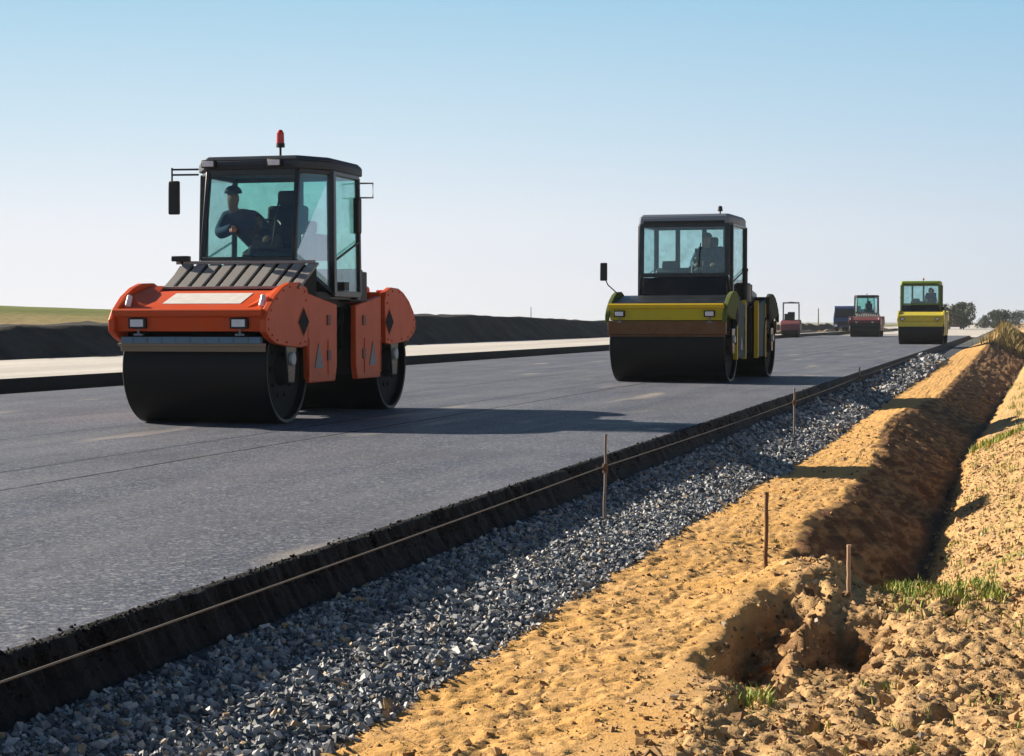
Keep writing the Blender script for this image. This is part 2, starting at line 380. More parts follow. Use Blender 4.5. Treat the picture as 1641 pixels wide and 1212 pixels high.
# ------------------------------------------------------------------ the ground, right of the road
def xb_(y): return -2.20 + .05*fbm(y*.9, y*0+3, 3, 21) - .10*sst(18,45,y) + .8*sst(80,125,y)
def xc_(y): return -1.40 + .07*fbm(y*.7, y*0+1, 3, 22) + .03*fbm(y*4, y*0, 2, 23) - .38*np.exp(-((y-29)/6.0)**2) + .1*sst(60,120,y) + .75*sst(75,125,y)
def xd_(y): return -.68 + .04*fbm(y*.6, y*0+7, 2, 24) + np.interp(y, [28,47,85,140], [0,.40,1.2,1.9])
def terrain(x, y):
    y = y + 0*x; x = x+0*y
    xb, xc, xd = xb_(y), xc_(y), xd_(y)
    g0 = -.20+0*y
    gb = np.interp(y, [0,8,12,16,19,30,60,110,160], [-.36,-.35,-.33,-.37,-.42,-.42,-.40,-.1,.05])
    zc = -.36 + 1.25*sst(62,150,y) + .05*fbm(y*.5, y*0+4, 2, 25)
    zd = np.interp(y, [0,60,120,200], [-.86,-.90,-.6,-.2]) + .03*fbm(y*2, y*0+5, 3, 26)
    lip = 11.15 + .35*fbm(x*2.5, x*0+2, 3, 27)
    dep = sst(-.15,.35, y-lip)                       # the ditch starts here
    plat = -.43 + .07*(1-sst(6.6,8.2,y)) + .02*x
    zr1 = np.interp(y, [11,27,30,60,120], [-.46,-.40,-.62,-.5,.3])
    # gravel slope and sandy shoulder
    t = np.clip((x+3.08)/(xb+3.08),0,1)
    z = g0 + (gb-g0)*(t**1.05)
    t = np.clip((x-xb)/(xc-xb),0,1); z = np.where(x > xb, gb+(zc-gb)*t, z)
    # left face of the ditch
    wl = xd-xc
    t = np.clip((x-xc)/wl,0,1); tt = np.where(t<.12, t*.5, .06+(t-.12)/.88*.94)
    zdit = zc+(zd-zc)*tt
    # right bank
    tr = np.clip((x-xd-.05)/.85,0,1)
    zbank = zd+(zr1-zd)*(tr**.85)
    zbank = zbank + np.clip(x-xd-.9,0,3)*.16
    zright = np.where(x < xd, zdit, zbank)
    # near plateau of lumpy soil
    edge = -1.17 + .16*(1-sst(6.9,8.2,y)) + .05*fbm(y*2, y*0+9, 3, 28) + (8-np.clip(y,4,11))*(-.05)
    tp = sst(0,.30, x-edge)
    zpl = gb + (plat-gb)*tp 
    qx = x+.07*fbm(x*7,y*4,4,38)+.03*fbm(x*22,y*14,2,40); qy = y+.35*fbm(x*5+9,y*3,4,39)
    p1 = np.exp(-(((qx+1.10)/.15)**4) - ((qy-8.85)/1.15)**4)
    p2 = np.exp(-(((qx+.76)/.17)**4) - ((qy-9.05)/.72)**4)
    wob = .8+.45*fbm(x*5, y*3, 3, 29)
    zpl = zpl - (.24*p1+.17*p2)*wob + (p1+p2)*(.05*fbm(x*13,y*9,3,44)+.05*(.3-np.abs(fbm(x*24,y*16,3,45))))
    ridge = np.exp(-((x+.945)/.04)**2 - ((y-8.9)/1.0)**4)
    zpl = zpl + .07*ridge
    rim = np.exp(-((x+1.10-.0*(y))/.25)**2 - ((y-10.75)/.45)**2)
    zpl = zpl + .07*rim*(1+.8*fbm(x*9,y*6,3,35))
    zr = zpl*(1-dep)+zright*dep
    z = np.where(x > xc, zr, z*(1-0)); 
    near = (1-sst(10.4,11.0,y))
    z = np.where((x > xc-.4)&(x <= xc), z + (zpl-z)*near*sst(xc-.4,xc,x), z)
    # far right: level ground
    far = sst(3,14,x); z = z*(1-far)+(.35+.3*fbm(x*.05,y*.05,3,41))*far
    # ---- roughness
    n1b = fbm(x*9+40, y*5+11, 3, 36); n5 = fbm(x*60, y*50, 2, 37)
    ongr = (x < xb); onsand = (x >= xb)&(x <= xc)
    lump = ((x > edge-.05)&(y < 11.3)) | ((x > xd)&(y >= 11.2)&(x < 8))
    n1 = fbm(x*7, y*4.5, 4, 31); n2 = fbm(x*24, y*17, 3, 32)
    rgh = np.where(ongr, .010*n1, np.where(onsand, .013*n1+.015*n2+.008*n5, 0))
    face = (x > xc)&(x <= xd)&(y > 11)
    # diagonal bucket scrapes on the cut face
    dg = fbm(y*2.6 + x*4.2, x*.9 - y*.25, 4, 33)
    rgh = np.where(face, .075*dg*np.clip((x-xc)/.12,0,1) + .006*n2 + .02*n1, rgh)
    n4 = np.clip(fbm(x*5.5, y*3.6, 4, 34),-.6,1)
    amp = np.where(y < 11.3, 1.0, .38)
    rgh = np.where(lump, amp*(.030*n4+.036*(.28-np.abs(n1))+.030*(.3-np.abs(n2))-.12*np.clip(n1b-.14,0,1)+.014*n5), rgh)
    return z+rgh
def zones(x, y):
    xb, xc, xd = xb_(y), xc_(y), xd_(y)
    e = .05*fbm(x*9, y*6, 3, 51)
    grav = 1-sst(-.03,.03, x-xb+e)
    soil = sst(-.1,.15, x+1.2+.15*fbm(x*3,y*2,3,52))*(1-sst(10.6,11.6,y)) + sst(0,.12,x-xd-.1)*sst(11,12,y)
    clay = sst(-.02,.06, x-xc+e)*(1-sst(-.05,.1,x-xd))*sst(10.9,11.5,y)
    pits = np.exp(-(((x+1.10)/.17)**4)-((y-8.95)/1.05)**4)+np.exp(-(((x+.76)/.18)**4)-((y-9.05)/.8)**4)
    clay = np.clip(clay+pits*.85,0,1)
    dark_bottom = np.exp(-((x-xd)/.09)**2)*sst(11.2,12,y)  # narrow dark line along the ditch bottom
    grass = sst(.2,.7,x-xd)*sst(9.5,14,y)*.7 + sst(100,125,y) + np.exp(-((x-xd-.5)/.4)**2-((y-12.3)/1.2)**2) + .8*sst(28,30,y)*sst(.15,.4,x-xd)
    return dict(grav=np.clip(grav,0,1), soil=np.clip(soil,0,1), clay=clay, dark_bottom=np.clip(dark_bottom,0,1), grass=np.clip(grass,0,1))
def build_terrain():
    xs = np.concatenate([np.arange(-3.10, .9, .0165), .9+np.cumsum(.02*1.09**np.arange(96))])
    xs = xs[xs < 900]
    ys = [-40,-20,-10,-5,0,2,3,3.6]; y = 4.2
    while y < 3500:
        ys.append(y); y += min(max(.019, y*y/2700*.75), max(3.0, y*.05)) if y < 300 else y*.08
    ys = np.array(ys)
    Xg, Yg = np.meshgrid(xs, ys)
    Z = terrain(Xg, Yg)
    fy = sst(170,400,Yg); Z = Z*(1-fy) + (-.25)*fy
    V = np.stack([Xg.ravel(),Yg.ravel(),Z.ravel()],1)
    ny, nx = Xg.shape
    i = (np.arange(ny-1)[:,None]*nx+np.arange(nx-1)[None,:]).ravel()
    F = np.stack([i,i+1,i+nx+1,i+nx],1)
    z = zones(Xg, Yg)
    o = npmesh('ground', V, F, M['ground'], True, {k: v.ravel() for k,v in z.items()})
    tag(o, kind='structure'); return o
build_terrain()

# ---- loose stones as one mesh
CUBE = np.array([(-1,-1,-1),(1,-1,-1),(1,1,-1),(-1,1,-1),(-1,-1,1),(1,-1,1),(1,1,1),(-1,1,1)], float)*.5
CF = np.array([(0,3,2,1),(4,5,6,7),(0,1,5,4),(1,2,6,5),(2,3,7,6),(3,0,4,7)])
def rocks(P, size, flat=.75, jit=.35):
    n = len(P)
    V = np.repeat(CUBE[None], n, 0) + rng.uniform(-jit,jit,(n,8,3))*.6
    V *= np.stack([rng.uniform(.7,1.3,n), rng.uniform(.6,1.1,n), rng.uniform(.5,1.0,n)*flat],1)[:,None,:]
    q = rng.normal(size=(n,4)); q[:,0] += .6; q /= np.linalg.norm(q,axis=1)[:,None]
    a,b,c,d = q.T
    Rm = np.stack([np.stack([1-2*(c*c+d*d),2*(b*c-a*d),2*(b*d+a*c)],1),
                   np.stack([2*(b*c+a*d),1-2*(b*b+d*d),2*(c*d-a*b)],1),
                   np.stack([2*(b*d-a*c),2*(c*d+a*b),1-2*(b*b+c*c)],1)],1)
    V = np.einsum('nij,nkj->nki', Rm, V)*size[:,None,None]+P[:,None,:]
    F = CF[None]+8*np.arange(n)[:,None,None]
    return V.reshape(-1,3), F.reshape(-1,4)
def stone_mat(name, stops, rough=.7):
    m, n, b = newmat(name)
    a = N(n,'ShaderNodeAttribute', attribute_name='rnd').outputs['Fac']
    c = ramp(n, a, stops)
    pos = N(n,'ShaderNodeNewGeometry').outputs['Position']
    c = mixc(n, .5, c, ramp(n, noise(n, pos, 90, 3), [(.3,(.5,.5,.5)),(.7,(1,1,1))]), 'MULTIPLY')
    n.links.new(c, b.inputs['Base Color']); b.inputs['Roughness'].default_value = rough
    bump(n, b, noise(n, pos, 140, 2), .3, .003); return m
def gravel():
    X = []; Y = []; Sz = []
    y = 4.4
    while y < 72:
        st = max(.0142, y*.00112, y*.002-.038)
        n = int(1.0/st*1.1)
        x = rng.uniform(-3.07, -2.06, n); X.append(x); Y.append(y+rng.uniform(-.6,.6,n)*st)
        Sz.append(rng.gamma(2.6, st*.29, n).clip(st*.3, st*2.1)); y += st*.92
    x = np.concatenate(X); y = np.concatenate(Y); s = np.concatenate(Sz)
    keep = x < xb_(y)+rng.normal(0,.03,len(x))
    x, y, s = x[keep], y[keep], s[keep]
    keep = (rng.random(len(x)) < np.clip((x+3.09)/.10,.25,1)); x, y, s = x[keep], y[keep], s[keep]
    P = np.stack([x,y,terrain(x,y)+s*.22],1); Sz = s
    V, F = rocks(P, Sz*1.15)
    m = stone_mat('crushed_stone', [(0,(.05,.058,.068)),(.4,(.17,.188,.212)),(.72,(.36,.385,.41)),(.86,(.60,.61,.61)),(.92,(.34,.26,.18)),(.96,(.45,.32,.18)),(1,(.78,.76,.73))])
    o = npmesh('gravel', V, F, m, False, {'rnd': np.repeat(rng.random(len(P)), 8)})
    tag(o, 'blue grey crushed gravel bed between the asphalt edge and the sandy shoulder', 'gravel', kind='stuff')
gravel()
def clods():
    n = 70000
    y = 4.6+ (rng.random(n)**1.4)*24; x = rng.uniform(-2.42, .9, n)
    xb, xc, xd = xb_(y), xc_(y), xd_(y)
    lump = ((x > -1.25)&(y < 11.4)) | (x > xd)
    face = (x > xc)&(x < xd)&(y > 11.4)
    keep = (x > xb-.16*rng.random(n))&(lump | (rng.random(n) < np.where(face,.12,.30)))
    x, y, lump = x[keep], y[keep], lump[keep]
    s = np.where(lump, rng.gamma(1.2,.0042,len(x)), rng.gamma(1.3,.0034,len(x))).clip(.003,.038)
    P = np.stack([x,y,terrain(x,y)+s*.15],1)
    V, F = rocks(P, s*1.4, .8, .45)
    m = stone_mat('soil_clods', [(0,(.12,.07,.035)),(.3,(.26,.15,.065)),(.6,(.46,.28,.12)),(.9,(.58,.39,.2)),(1,(.5,.42,.33))], .95)
    o = npmesh('soil_clods', V, F, m, False, {'rnd': np.repeat(rng.random(len(P)), 8)})
    tag(o, 'small clods of dry sandy soil scattered over the shoulder and ditch bank', 'soil', kind='stuff')
clods()
def blades(name, pts, hmin, hmax, n_per, mat, label, spread=.05, cat='grass'):
    V = []; F = []; r = []
    for (x,y,k) in pts:
        for _ in range(int(n_per*k)):
            bx = x+random.gauss(0,spread); by = y+random.gauss(0,spread*1.6)
            z = float(terrain(np.array([bx]),np.array([by]))[0])
            h = random.uniform(hmin,hmax)*(.6+.4*k); a = random.uniform(0,6.28); ln = random.uniform(.1,.9)*h
            wd = h*.055+.0015; dx, dy = math.cos(a), math.sin(a); px, py = -dy*wd, dx*wd
            i = len(V)
            V += [(bx-px,by-py,z-.01),(bx+px,by+py,z-.01),(bx+dx*ln*.4+px*.7,by+dy*ln*.4+py*.7,z+h*.6),(bx+dx*ln*.4-px*.7,by+dy*ln*.4-py*.7,z+h*.6),
                  (bx+dx*ln+px*.1,by+dy*ln+py*.1,z+h),(bx+dx*ln-px*.1,by+dy*ln-py*.1,z+h)]
            F += [(i,i+1,i+2,i+3),(i+3,i+2,i+4,i+5)]; r += [random.random()]*6
    o = npmesh(name, V, F, mat, False, {'rnd': r}); tag(o, label, cat, kind='stuff')
gm = stone_mat('grass_blades', [(0,(.13,.22,.02)),(.5,(.27,.36,.04)),(.8,(.45,.46,.09)),(1,(.5,.42,.16))], .7)
dry = stone_mat('dry_weeds', [(0,(.12,.12,.03)),(.4,(.30,.24,.07)),(.8,(.45,.34,.13)),(1,(.3,.18,.08))], .8)
pts = []
for _ in range(110): pts.append((random.uniform(-.66,-.05), random.gauss(11.0,.5), random.uniform(.3,1)))
for _ in range(70): pts.append((random.uniform(-.5,.1), random.uniform(12,27), random.uniform(.3,.8)))
for _ in range(9): pts.append((random.gauss(-.98,.03), random.gauss(7.35,.12), random.uniform(.4,1)))
for _ in range(26): pts.append((random.uniform(-.7,.1), random.uniform(5.6,10), random.uniform(.1,.6)))
blades('grass_tufts', pts, .02, .07, 26, gm, 'small tufts of young green grass on the lumpy soil beside the ditch', .035)
pts = []
for _ in range(60): pts.append((-.52+random.uniform(0,.9), 28.6+random.gauss(0,.5), random.uniform(.4,1)))
for _ in range(60): pts.append((random.uniform(.0,.8), random.uniform(31,60), random.uniform(.3,.9)))
blades('bank_grass', pts, .05, .14, 26, gm, 'strip of green grass crossing the ditch bank farther along', .08)
pts = [(random.uniform(-.9,4), random.uniform(95,150), random.uniform(.3,1)) for _ in range(420)]
blades('dry_weeds', pts, .15, .5, 16, dry, 'dry yellow weeds on the far mound at the end of the ditch', .5, 'weeds')

# ------------------------------------------------------------------ road
def road():
    # ragged right edge and sloping side of the fresh asphalt
    ys = [-40,-10,0,3]; y = 4.0
    while y < 158: ys.append(y); y += min(max(.016, y*y/2700*.7), 6)
    ys = np.array(ys); k = 12
    u = np.linspace(0,1,k)
    U, Y = np.meshgrid(u, ys)
    rag = .035*fbm(Y*9, Y*0+1, 4, 61)+.02*fbm(Y*30, Y*0+2, 2, 62)
    fade = np.clip(1-np.abs(U-.35)*1.2,0,1)
    X = -3.20 + .125*U + rag*np.where(U<.95,1,.2)*fade + .014*fbm(Y*22,U*9,3,63)
    Zp = -.215*np.clip((U-.10)/.90,0,1)**.8 + .012*fbm(Y*26, U*11, 3, 64)*sst(.05,.3,U)
    Zp[:,0] = 0
    Zp = np.minimum(Zp, .002); X[:,0] = -3.25
    V = np.stack([X.ravel(),Y.ravel(),Zp.ravel()],1); ny = len(ys)
    i = (np.arange(ny-1)[:,None]*k+np.arange(k-1)[None,:]).ravel()
    F = np.stack([i,i+1,i+k+1,i+k],1)
    n0 = len(V)
    # road top
    xs = np.array([-14.8,-11,-7,-4.5,-3.25]); XX, YY = np.meshgrid(xs, ys)
    V2 = np.stack([XX.ravel(),YY.ravel(),0*XX.ravel()],1); kk = len(xs)
    i = (np.arange(ny-1)[:,None]*kk+np.arange(kk-1)[None,:]).ravel()
    F2 = np.stack([i,i+1,i+kk+1,i+kk],1)+n0
    o = npmesh('asphalt_road', np.concatenate([V,V2]), np.concatenate([F,F2]), M['asphalt'], True)
    o.data.materials.append(M['edge'])
    mi = np.zeros(len(F)+len(F2), np.int32)
    col = np.tile(np.arange(k-1), ny-1); rr = np.repeat(np.arange(ny-1),k-1)
    jag = (1.6+1.6*vn(ys[rr]*14, ys[rr]*0, 65))
    mi[:len(F)] = 1
    o.data.polygons.foreach_set('material_index', mi)
    tag(o, kind='structure')
    # crumbs of asphalt along the edge
    n = 9000; y = 4.3+(rng.random(n)**1.7)*30; x = -3.185+rng.normal(0,.03,n)
    s = rng.gamma(2.2,.0022,n).clip(.003,.016)
    z = np.where(x < -3.2, 0, -(x+3.2)*1.7).clip(-.15,0)
    Vr, Fr = rocks(np.stack([x,y,z+s*.3],1), s*1.2)
    o = npmesh('asphalt_crumbs', Vr, Fr, M['edge'])
    tag(o, 'loose black asphalt crumbs along the ragged edge of the fresh road', 'asphalt', kind='stuff')
road()
def strip(name, prof, mat, y0=-60, y1=3000, nz=0, seed=0, kind='structure', yfun=None):
    """long ribbon with cross profile (x, z)"""
    ys = [y0]; y = max(y0, 6)
    while y < y1: ys.append(y); y += max(.25, y*.02)
    ys.append(y1); ys = np.array(ys)
    P = []
    for (xa,za),(xb,zb) in zip(prof[:-1],prof[1:]):
        m = max(1, min(14, int(abs(xb-xa)/.35)+ (5 if nz else 0)))
        for t in np.arange(m)/m: P.append((xa+(xb-xa)*t, za+(zb-za)*t))
    P.append(prof[-1]); P = np.array(P); k = len(P)
    X = np.repeat(P[None,:,0], len(ys), 0); Z = np.repeat(P[None,:,1], len(ys), 0); Y = np.repeat(ys[:,None], k, 1)
    if yfun: Z = yfun(X, Y, Z)
    if nz: Z = Z+nz*fbm(X*1.3, Y*.8, 4, seed); X = X+nz*.8*fbm(X*1.1+5, Y*.7, 3, seed+9)
    V = np.stack([X.ravel(),Y.ravel(),Z.ravel()],1)
    i = (np.arange(len(ys)-1)[:,None]*k+np.arange(k-1)[None,:]).ravel()
    o = npmesh(name, V, np.stack([i,i+1,i+k+1,i+k],1), mat, nz > 0)
    if kind: tag(o, kind=kind)
    return o
def simple_ground(name, c1, c2, scale, rough=.9, b_=.5, stretch=(1,1,1), stops=(.35,.65), dist=.03):
    m, n, b = newmat(name); pos = N(n,'ShaderNodeNewGeometry').outputs['Position']
    mp = N(n,'ShaderNodeMapping'); mp.inputs['Scale'].default_value = stretch; n.links.new(pos, mp.inputs[0])
    f = noise(n, mp.outputs[0], scale, 6, .65); g = noise(n, pos, scale*12, 3)
    c = mixc(n, ramp(n, f, [(stops[0],(0,0,0)),(stops[1],(1,1,1))]), c1, c2)
    c = mixc(n, .4, c, ramp(n, g, [(.3,(.5,.5,.5)),(.7,(1,1,1))]), 'MULTIPLY')
    n.links.new(c, b.inputs['Base Color']); b.inputs['Roughness'].default_value = rough
    b.inputs['Specular IOR Level'].default_value = .2
    bump(n, b, g, b_, dist); return m
M['darksoil'] = simple_ground('dark_topsoil', (.014,.013,.013), (.055,.050,.045), .8)
M['pale'] = simple_ground('pale_base', (.48,.46,.43), (.64,.61,.57), .5, stretch=(1,.1,1), b_=.15)  # pale tone for the unpaved road and the far carriageway top
M['median'] = simple_ground('median_soil', (.03,.027,.025), (.06,.05,.045), 1.5)
strip('unpaved_road', [(-14.9,-.10),(-2.6,-.10)], M['pale'], y0=150, y1=1500)
strip('median_strip', [(-15.5,-.14),(-14.79,-.14)], M['median'], nz=.0)
MS = MB()
strip('base_layer', [(-15.42,-.14),(-15.42,.02),(-15.38,.02),(-15.38,.20)], M['edge'], y1=420)  # near-black face towards the road; its shade is part of the edge colour
strip('far_carriageway', [(-23.2,.20),(-15.38,.20)], M['pale'], y1=420)
def bankz(X, Y, Z):
    top = np.interp(Y, [0,42,60,78,95,115,160,260,400], [.95,.97,1.15,1.42,1.36,1.16,1.0,.5,-.2])
    return .2+(Z-.2)*(top-.2)/.8
strip('embankment', [(-26.5,1.0),(-25.6,1.0),(-24.4,.98),(-22.9,.15),(-22.4,.17)], M['darksoil'], nz=.13, seed=71, yfun=bankz, y1=400)
def field():
    m, n, b = newmat('field_grass'); pos = N(n,'ShaderNodeNewGeometry').outputs['Position']
    sep = N(n,'ShaderNodeSeparateXYZ'); n.links.new(pos, sep.inputs[0])
    f = noise(n, pos, .25, 6, .7); g = noise(n, pos, 1.8, 5, .7)
    t = mth(n,'MULTIPLY_ADD', f, 22, mth(n,'MULTIPLY', sep.outputs[0], -1))
    band = ramp(n, mth(n,'DIVIDE', t, 140), [(.24,(.36,.27,.16)),(.34,(.30,.25,.10)),(.42,(.14,.17,.04)),(.62,(.20,.23,.055)),(.80,(.07,.115,.02)),(1,(.05,.09,.015))])
    c = mixc(n, .5, band, ramp(n, g, [(.38,(.2,.2,.2)),(.62,(1,1,1))]), 'MULTIPLY')
    n.links.new(c, b.inputs['Base Color']); b.inputs['Roughness'].default_value = .95; b.inputs['Specular IOR Level'].default_value = .1
    bump(n, b, g, .8, .2)
    def fz(X, Y, Z):
        k = np.interp(Y, [0,60,110,220,400,900], [1.0,1.0,.92,.55,.1,-.3])
        return np.where(X > -30, np.minimum(.9+(Z-.9)*k, bankz(X,Y,X*0+1.0)-.04), .9+(Z-.9)*k - np.interp(Y,[100,300,600],[0,.5,1.1]))
    strip('field', [(-4000,3.0),(-400,3.0),(-150,3.4),(-92,3.35),(-62,2.05),(-36,1.25),(-26.3,.94)], m, yfun=fz, y1=3400, nz=.05, seed=81)
field()
# base sheet under everything, out to the horizon
M['plain'] = simple_ground('distant_plain', (.30,.24,.15), (.16,.16,.07), .01, stops=(.4,.6))
mb = MB(); mb.add([(-4500,-60,-.9),(-3.0,-60,-.9),(-3.0,5500,-.3),(-4500,5500,-.3)], [(0,1,2,3)])
o = mb.build('far_plain', M['plain']); tag(o, kind='structure')

# ------------------------------------------------------------------ people
def bake(o):
    dg = bpy.context.evaluated_depsgraph_get(); dg.update()
    me = bpy.data.meshes.new_from_object(o.evaluated_get(dg), depsgraph=dg)
    o.modifiers.clear(); o.data = me; me.shade_smooth(); return o
def skin(name, joints, edges, root, mat, sub=2, parent=None):
    """joints: dict name -> (x,y,z,r)"""
    ks = list(joints); me = bpy.data.meshes.new(name)
    me.from_pydata([joints[k][:3] for k in ks], [(ks.index(a),ks.index(b)) for a,b in edges], [])
    o = bpy.data.objects.new(name, me); C.objects.link(o)
    m = o.modifiers.new('s','SKIN'); m.use_smooth_shade = True
    if not me.skin_vertices: me.attributes  # layer comes with the modifier
    sv = me.skin_vertices[0].data if me.skin_vertices else None
    if sv is None:
        bm = bmesh.new(); bm.from_mesh(me); bm.verts.layers.skin.verify(); bm.to_mesh(me); bm.free(); sv = me.skin_vertices[0].data
    for i, k in enumerate(ks):
        r = joints[k][3]; sv[i].radius = (r,r) if not isinstance(r,tuple) else r; sv[i].use_root = (k == root)
    s = o.modifiers.new('u','SUBSURF'); s.levels = s.render_levels = sub
    bake(o); o.data.materials.clear(); o.data.materials.append(mat)
    if parent: o.parent = parent
    return o
def person(loc, rz, label, lean=(0,0), head_turn=0, jacket=None, hat='cap', scale=1, arm_up=False, group=None):
    """seated operator; local -y is where the person faces, z=0 is the seat top"""
    lx, ly = lean
    f = lambda z: (lx*z/.55, ly*z/.55)
    J = {}
    J['pelvis'] = (0,0,.10,.13)
    J['waist'] = (*f(.25),.27,.125); J['chest'] = (*f(.43),.44,.145); J['neckb'] = (*f(.56),.55,.075)
    nx, ny = f(.60)
    J['neck'] = (nx,ny-.01,.615,.052); J['skull0'] = (nx+.01,ny-.03,.68,.075); J['skull1'] = (nx+.01,ny-.025,.76,.092); J['crown'] = (nx+.01,ny-.02,.83,.055)
    J['nose'] = (nx+.01+.05*math.sin(head_turn),ny-.115,.735,.018)
    E = [('pelvis','waist'),('waist','chest'),('chest','neckb'),('neckb','neck'),('neck','skull0'),('skull0','skull1'),('skull1','crown'),('skull1','nose')]
    cx, cy = f(.47)
    for s, n in ((-1,'a'),(1,'b')):
        J['sh'+n] = (cx+s*.18,cy,.49,.062)
        if arm_up and s == -1: J['el'+n] = (cx+s*.22,cy-.20,.30,.045); J['wr'+n] = (cx+s*.02,cy-.42,.36,.032)
        else: J['el'+n] = (cx*.7+s*.27,cy-.10,.24,.045); J['wr'+n] = (cx*.4+s*.16,cy-.34,.25,.032)
        wx, wy, wz = J['wr'+n][:3]
        J['pm'+n] = (wx-s*.01,wy-.07,wz-.01,.030)
        E += [('chest','sh'+n),('sh'+n,'el'+n),('el'+n,'wr'+n),('wr'+n,'pm'+n)]
        for q, (dx, ln) in enumerate(((-.028,.060),(-.010,.070),(.010,.066),(.027,.052))):
            J[f'f{q}{n}'] = (wx-s*.01+dx,wy-.07-ln*.75,wz-.02,.0095); J[f'g{q}{n}'] = (wx-s*.01+dx,wy-.07-ln,wz-.055,.008)
            E += [('pm'+n,f'f{q}{n}'),(f'f{q}{n}',f'g{q}{n}')]
        J['th'+n] = (wx-s*.05,wy-.055,wz-.025,.0105); E.append(('pm'+n,'th'+n))
        J['hip'+n] = (s*.10,-.02,.09,.10); J['kn'+n] = (s*.15,-.44,.12,.066); J['an'+n] = (s*.14,-.55,-.30,.045); J['toe'+n] = (s*.15,-.70,-.36,.038)
        E += [('pelvis','hip'+n),('hip'+n,'kn'+n),('kn'+n,'an'+n),('an'+n,'toe'+n)]
    body = skin('person', J, E, 'pelvis', M['skin'])
    body.location = loc; body.rotation_euler = (0,0,rz); body.scale = (scale,)*3
    JJ = lambda ks, d: {k: (*J[k][:3], J[k][3]+d) for k in ks}
    ks = ['pelvis','waist','chest','neckb','sha','ela','wra','shb','elb','wrb']
    skin('jacket', JJ(ks,.030), [e for e in E if e[0] in ks and e[1] in ks], 'pelvis', jacket or M['jacket'], parent=body)
    ks = ['pelvis','hipa','kna','ana','hipb','knb','anb']
    skin('trousers', JJ(ks,.022), [e for e in E if e[0] in ks and e[1] in ks], 'pelvis', M['trousers'], parent=body)
    hx, hy = nx+.01, ny-.02
    mb = MB()
    for k in range(7):
        a0, a1 = k*math.pi/14, (k+1)*math.pi/14
        mb.cyl((hx,hy,.775+.09*math.sin(a0)),(hx,hy,.775+.09*math.sin(a1)),.103*math.cos(a0),max(.004,.103*math.cos(a1)),18,False)
    mb.box(hx,hy-.125,.772,.13,.09,.012, rx=.15)
    mb.build(hat, M['cap'], body, smooth=True)
    tag(body, label, 'person', group); return body

